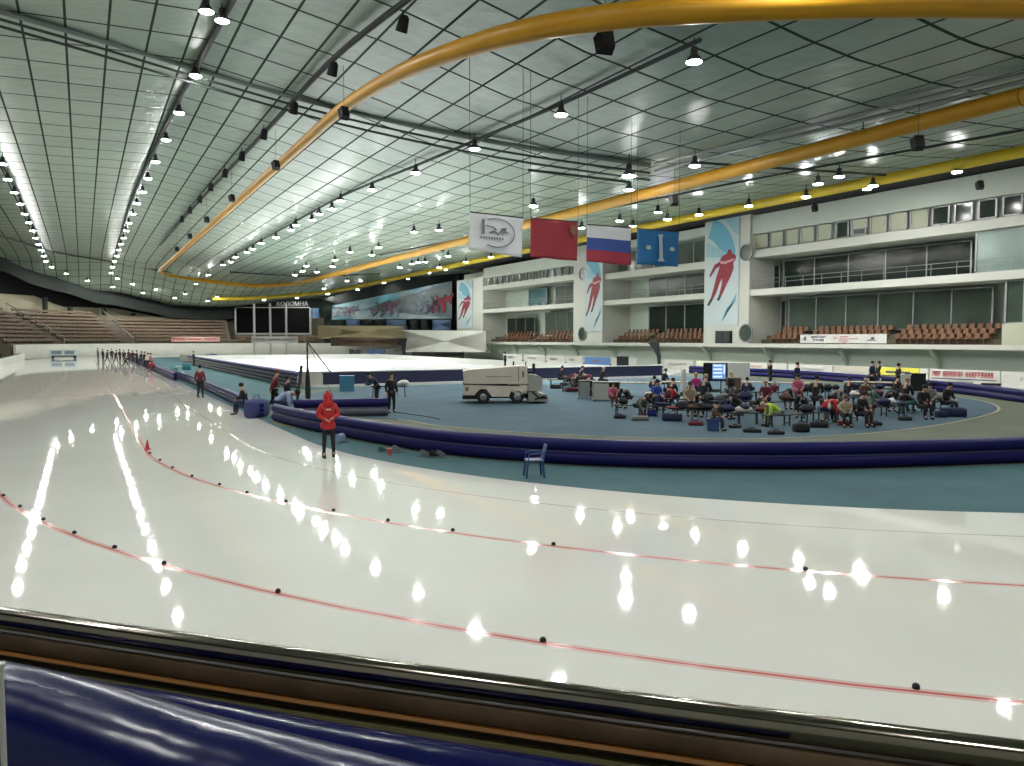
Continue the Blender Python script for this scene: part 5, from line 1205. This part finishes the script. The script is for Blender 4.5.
# low dark goods along far wall
for a, c_, y, d, col, lab in ((73, 98, 352, 160, (.30, .20, .13), 'brown stacked mats along the far wall left of the crowd'), (349, 360, 350, 150, (.05, .05, .06), 'black crates along the far rink side'), (368, 384, 350, 150, (.05, .09, .22), 'blue crates along the far rink side'), (385, 394, 350, 150, (.12, .12, .12), 'grey crates along the far rink side')):
    q0, q1 = AD(a, y, d), AD(c_, y, d); u_ = q1 - q0; L_ = u_.length
    b = MB(); b.rbox(0, 0, 0, L_ * .32, .8, 1.3, .04).rbox(L_ * .34, 0, 0, L_ * .66, .8, 1.1, .04).rbox(L_ * .68, 0, 0, L_, .8, 1.25, .04)
    b.build('crate_stack', mat('crate_%d' % a, col, .7), M=Matrix.Translation((q0.x, q0.y, 0)) @ Matrix.Rotation(math.atan2(u_.y, u_.x), 4, 'Z'), label=lab, cat='crates')

# ------------------------------------------------------------------ seated crowd
XTRA = [(566, 391, 'lace', 1.2, 'black', 'grey'), (575, 394, 'sit', 2.2, 'black', 'black'), (586, 392, 'lace', .6, 'grey', 'black'), (645, 413, 'lace', .6, 'black', 'black'), (664, 415, 'lace', -1.1, 'navy', 'black'), (671, 405, 'sit', 2.6, 'black', 'black'), (683, 404, 'lace', 1.5, 'black', 'navy'), (708, 417, 'lace', -.8, 'black', 'black'), (722, 419, 'lace', .8, 'navy', 'black'), (740, 418, 'lace', -1, 'black', 'black'), (754, 419, 'lace', 1.1, 'black', 'grey'), (746, 404, 'sit', 2.9, 'navy', 'black'), (783, 409, 'lace', .5, 'black', 'black'), (806, 418, 'lace', -.5, 'black', 'black'), (831, 408, 'lace', 1.3, 'grey', 'black'), (848, 404, 'sit', 2.8, 'black', 'navy'), (886, 411, 'lace', .5, 'navy', 'black'), (895, 401, 'sit', 2.5, 'black', 'black'), (912, 414, 'lace', -1.3, 'black', 'green'), (653, 402, 'sit', 2.8, 'black', 'black')]
for i, (x, y, pose, t, j, tr_) in enumerate(XTRA):
    near_ = ['beside the rack', 'before the rack', 'left of the loudspeaker', 'at the front left bench', 'left of the white post', 'behind the red jacket', 'under the beige table edge', 'right of the white post', 'before the television', 'left of the lime jacket', 'just left of the maroon jacket', 'behind the middle benches', 'behind the lime jacket', 'left of the red back', 'right of the red back, second row', 'behind the brown jacket', 'right of the green jacket', 'before the white stand box', 'left of the right group', 'behind the blue jacket'][i]
    pp(x, y, pose, t, j, tr_, 'dark dressed person %s on the benches %s' % ('bending' if pose == 'lace' else 'sitting', near_), s=.95, z=.022)
SP = [(612, 407, 'sit', .3, 'pink', 'maroon', 'person in pink and white sitting left of the benches, before the rack', .85), (629, 408, 'lace', -.6, 'black', 'black', 'person in black lacing skates at the front left bench', .95),
 (637, 417, 'lace', .8, 'grey', 'black', 'person in grey bending at the left end front bench', .9), (655, 410, 'sit', .6, 'blue', 'blue', 'person in bright blue sitting behind the front left bench', 1), (676, 408, 'lace', -.9, 'red', 'black', 'person in red leaning by the beige table', 1.0),
 (689, 416, 'sit', .2, 'beige', 'black', 'person in beige and black sitting near the white post', 1.05), (703, 409, 'sit', 2.6, 'black', 'black', 'broad person in black below the television', 1.15), (697, 400, 'sit', -.4, 'magenta', 'navy', 'person in magenta sitting left of the television', 1.05),
 (713, 431, 'sit', 1.4, 'brown', 'navy', 'hunched person in brown sitting on the blue box at the front', .75), (766, 411, 'sit', -.2, 'maroon', 'navy', 'person in maroon with navy trousers behind the lime jacket', 1.0), (779, 427, 'lace', -1.2, 'lime', 'grey', 'person in bright lime jacket bending at the front bench', .95),
 (797, 403, 'sit', .2, 'pink', 'maroon', 'person in pink and maroon sitting by the right beige table', 1.05), (815, 411, 'sit', 2.9, 'black', 'black', 'person in black sitting above the red back', 1.15), (822, 423, 'lace', 1.9, 'red', 'navy', 'person bent over showing a rounded red back', 1.0),
 (838, 423, 'lace', -1.3, 'white', 'grey', 'person in white bending forward beside the red back', .95), (844, 427, 'sit', .3, 'beige', 'black', 'person in patterned beige crouching in the front group', .85), (859, 427, 'sit', .9, 'black', 'black', 'person in black crouching at the right of the front group', .95), (862, 425, 'lace', .8, 'grey', 'maroon', 'person in grey bending behind the black crouching one', .85),
 (863, 411, 'sit', .5, 'brown', 'green', 'person in brown sitting behind the front group', 1.05), (878, 412, 'lace', -.9, 'green', 'grey', 'person in dark green leaning right of the brown one', 1.0), (904, 412, 'sit', 2.6, 'black', 'grey', 'person in black sitting below the white stand box', 1.1),
 (921, 419, 'sit', .6, 'black', 'black', 'person in black sitting at the rightmost bench, left one', 1.0), (930, 415, 'sit', -.1, 'grey', 'black', 'person in grey with dark hair in the rightmost group', 1.0), (945, 415, 'sit', .9, 'black', 'black', 'rightmost seated person in black by the navy bag', 1.0), (731, 405, 'stand', 1, 'black', 'grey', 'person in black standing thinly right of the television', .9),
 (560, 386, 'sit', 1, 'black', 'black', 'dark person sitting behind the tail of the ice resurfacer', 1), (570, 387, 'lace', 1, 'maroon', 'black', 'maroon person bending behind the ice resurfacer tail', 1), (580, 386, 'sit', 2, 'navy', 'black', 'navy person sitting left of the shelf rack', 1), (592, 388, 'lace', -1, 'maroon', 'navy', 'maroon person bending left of the black loudspeaker', 1), (601, 388, 'sit', 1, 'black', 'black', 'dark person sitting just left of the black loudspeaker', 1), (663, 391, 'sit', 1, 'black', 'black', 'dark person sitting behind the long beige table', 1)]
for x, y, pose, t, j, tr_, lab, s in SP: pp(x, y, pose, t, j, tr_, lab, s=s, z=.022, hair=R.choice(['black', 'brown', 'black', 'beige']))

# jackets and bags lying on benches
cols = ['black', 'navy', 'black', 'maroon', 'grey', 'black', 'black', 'brown', 'navy', 'black', 'white']
for i, (a, c, l) in enumerate(BN):
    A_, C_ = G(*a), G(*c)
    n = 5 if i < 14 else 3
    for q in range(n):
        t = (q + .5) / n + R.uniform(-.1, .1); p = A_.lerp(C_, t)
        if any((p - G(v[0], v[1])).length < .75 for v in SP): continue
        col = cols[(i * 3 + q * 2) % len(cols)]
        b = MB(); L_ = R.uniform(.35, .75); h = R.uniform(.12, .42); rings = []
        ph = R.uniform(0, 6)
        for k in range(7):
            tt = k / 6 - .5; e = math.sqrt(max(.05, 1 - (2 * tt) ** 2 * .9))
            rings.append([(tt * L_, .2 * e * math.cos(a2) * (1 + .15 * math.sin(3 * a2 + ph)), max(0, h / 2 + h / 2 * e * math.sin(a2) * (1 + .2 * math.sin(5 * tt * 3 + ph)))) for a2 in [2 * math.pi * r3 / 12 for r3 in range(12)]])
        b.loft(rings); z = .022 + .44
        b.build('folded_clothing', cm(col), smooth=True, M=Matrix.Translation((p.x, p.y, z)) @ Matrix.Rotation(math.atan2((C_ - A_).y, (C_ - A_).x), 4, 'Z'),
                label='%s clothing, %s of %s' % ({'maroon': 'maroon', 'green': 'dark green'}.get(col, col), (('left end', 'middle', 'right end') if n == 3 else ('left end', 'left of centre', 'middle', 'right of centre', 'right end'))[q], l.replace('bench', 'bench', 1)), cat='clothing')

# ------------------------------------------------------------------ ice resurfacer
pz = G(503, 402.5); zr = FC(pz, math.pi) + .05
root = empty('ice_resurfacer', (pz.x, pz.y, .022), zr, label='beige ice resurfacing machine parked on the blue floor', cat='ice resurfacer')
# local x: image right (rear), y: away, z up
Hh = .95
def prismxz(b, P, y0, y1, m=0): b.hexa([(x, y0, z) for x, z in P], [(x, y1, z) for x, z in P], m)
b = MB(); prismxz(b, [(-1.98, .98), (-2.02, 1.60), (-1.80, 1.66), (-.6, 1.74), (.5, 1.84), (1.15, 1.86), (1.18, .98)], -Hh, Hh); b.build('snow_tank', M_zam, root)
b = MB(); prismxz(b, [(-2.0, .42), (-2.02, .93), (.80, .93), (1.16, .93), (1.16, .60), (.98, .60), (.88, .45), (.6, .45), (.35, .62), (.25, .34), (-.6, .34), (-.72, .55), (-.88, .72), (-1.18, .72), (-1.4, .5), (-1.5, .34), (-1.9, .34)], -Hh, Hh); b.build('lower_body', M_zam, root)
b = MB(); prismxz(b, [(-2.03, 1.0), (-2.03, .95), (.8, .86), (.8, .91)], -Hh - .012, Hh + .012); b.build('side_stripe', M_blk, root, label='black side stripe')
b = MB(); b.box(-.9, -Hh - .012, 1.32, .4, -Hh, 1.35).box(-1.9, -Hh - .012, .62, -1.75, -Hh, .82).box(.7, -Hh - .012, 1.05, .74, -Hh, 1.8).box(.9, -Hh - .012, 1.3, 1.0, -Hh, 1.6); b.build('panel_seams', mat('seam_grey', (.16, .14, .12), .6), root)
b = MB(); prismxz(b, [(1.18, .62), (1.18, 1.45), (1.75, 1.36), (1.92, 1.25), (1.92, .72), (1.78, .62)], -Hh * .95, Hh * .95); b.build('engine_cover', mat('resurfacer_grey', (.33, .32, .29), .5), root)
b = MB(); b.rbox(1.15, -.3, 1.45, 1.6, .3, 1.55, .03).rbox(1.5, -.3, 1.5, 1.6, .3, 1.95, .03); b.build('driver_seat', M_blk, root)
b = MB(); b.tube([(1.2, 0, 1.5), (1.15, 0, 1.95)], .025, 8).tube([(1.15 + .02 * math.cos(a), .2 * math.sin(a), 1.95 + .12 * math.cos(a)) for a in [2 * math.pi * q / 16 for q in range(17)]], .015, 6); b.build('steering_wheel', M_blk, root)
b = MB(); prismxz(b, [(1.22, .10), (1.22, .58), (1.6, .56), (2.05, .42), (2.2, .22), (2.15, .10)], -1.05, 1.05); b.build('conditioner', mat('conditioner_grey', (.24, .24, .22), .45), root, label='low grey sledge unit at the rear')
b = MB(); b.tube([(1.4, -1.08, .6), (1.75, -1.08, .28), (2.15, -1.08, .3)], .035, 8).tube([(1.5, -1.08, .2), (2.1, -1.08, .42)], .03, 8); b.build('lift_arm', M_blk, root)
b = MB(); b.box(-2.05, -Hh - .01, .22, -1.35, Hh, .42); b.build('bumper', M_blk, root)
b = MB(); b.box(-1.3, -Hh * .7, .25, 1.3, Hh * .7, .40); b.build('chassis', M_blk, root)
for x in (-1.02, .66):
    for y in (-.82, .82):
        sgn = -1 if y < 0 else 1
        w_ = MB(); ring_ = lambda yy, r: [(x + r * math.cos(2 * math.pi * q / 20), yy, .33 + r * math.sin(2 * math.pi * q / 20)) for q in range(20)]
        w_.loft([ring_(y - .13, .30), ring_(y - .10, .33), ring_(y + .10, .33), ring_(y + .13, .30)]); wo = w_.build('wheel', M_rubber, root, smooth=True)
        w_ = MB(); w_.loft([ring_(y + sgn * .131, .17), ring_(y + sgn * .15, .12)]); w_.build('hub', M_grey, wo, smooth=True)
b = MB(); b.tube([(.55, .3, 1.84), (.55, .3, 2.05)], .04, 8); b.build('beacon', M_blk, root)

# thin cables, hose near the coach group
b = MB(); P = [G(397, 413), G(410, 415), G(425, 417), G(440, 420)]; b.tube([p + Vector((0, 0, .035)) for p in smooth_open(P, 4)], .015, 6); b.build('cable', M_blk, smooth=True, label='thin dark cable on the floor from the tall person in black', cat='cable')

# world: closed hall, only a trace of ambient
w = bpy.data.worlds.new('hall'); sc.world = w; w.use_nodes = True; w.node_tree.nodes['Background'].inputs[0].default_value = (.8, .9, .85, 1); w.node_tree.nodes['Background'].inputs[1].default_value = .02
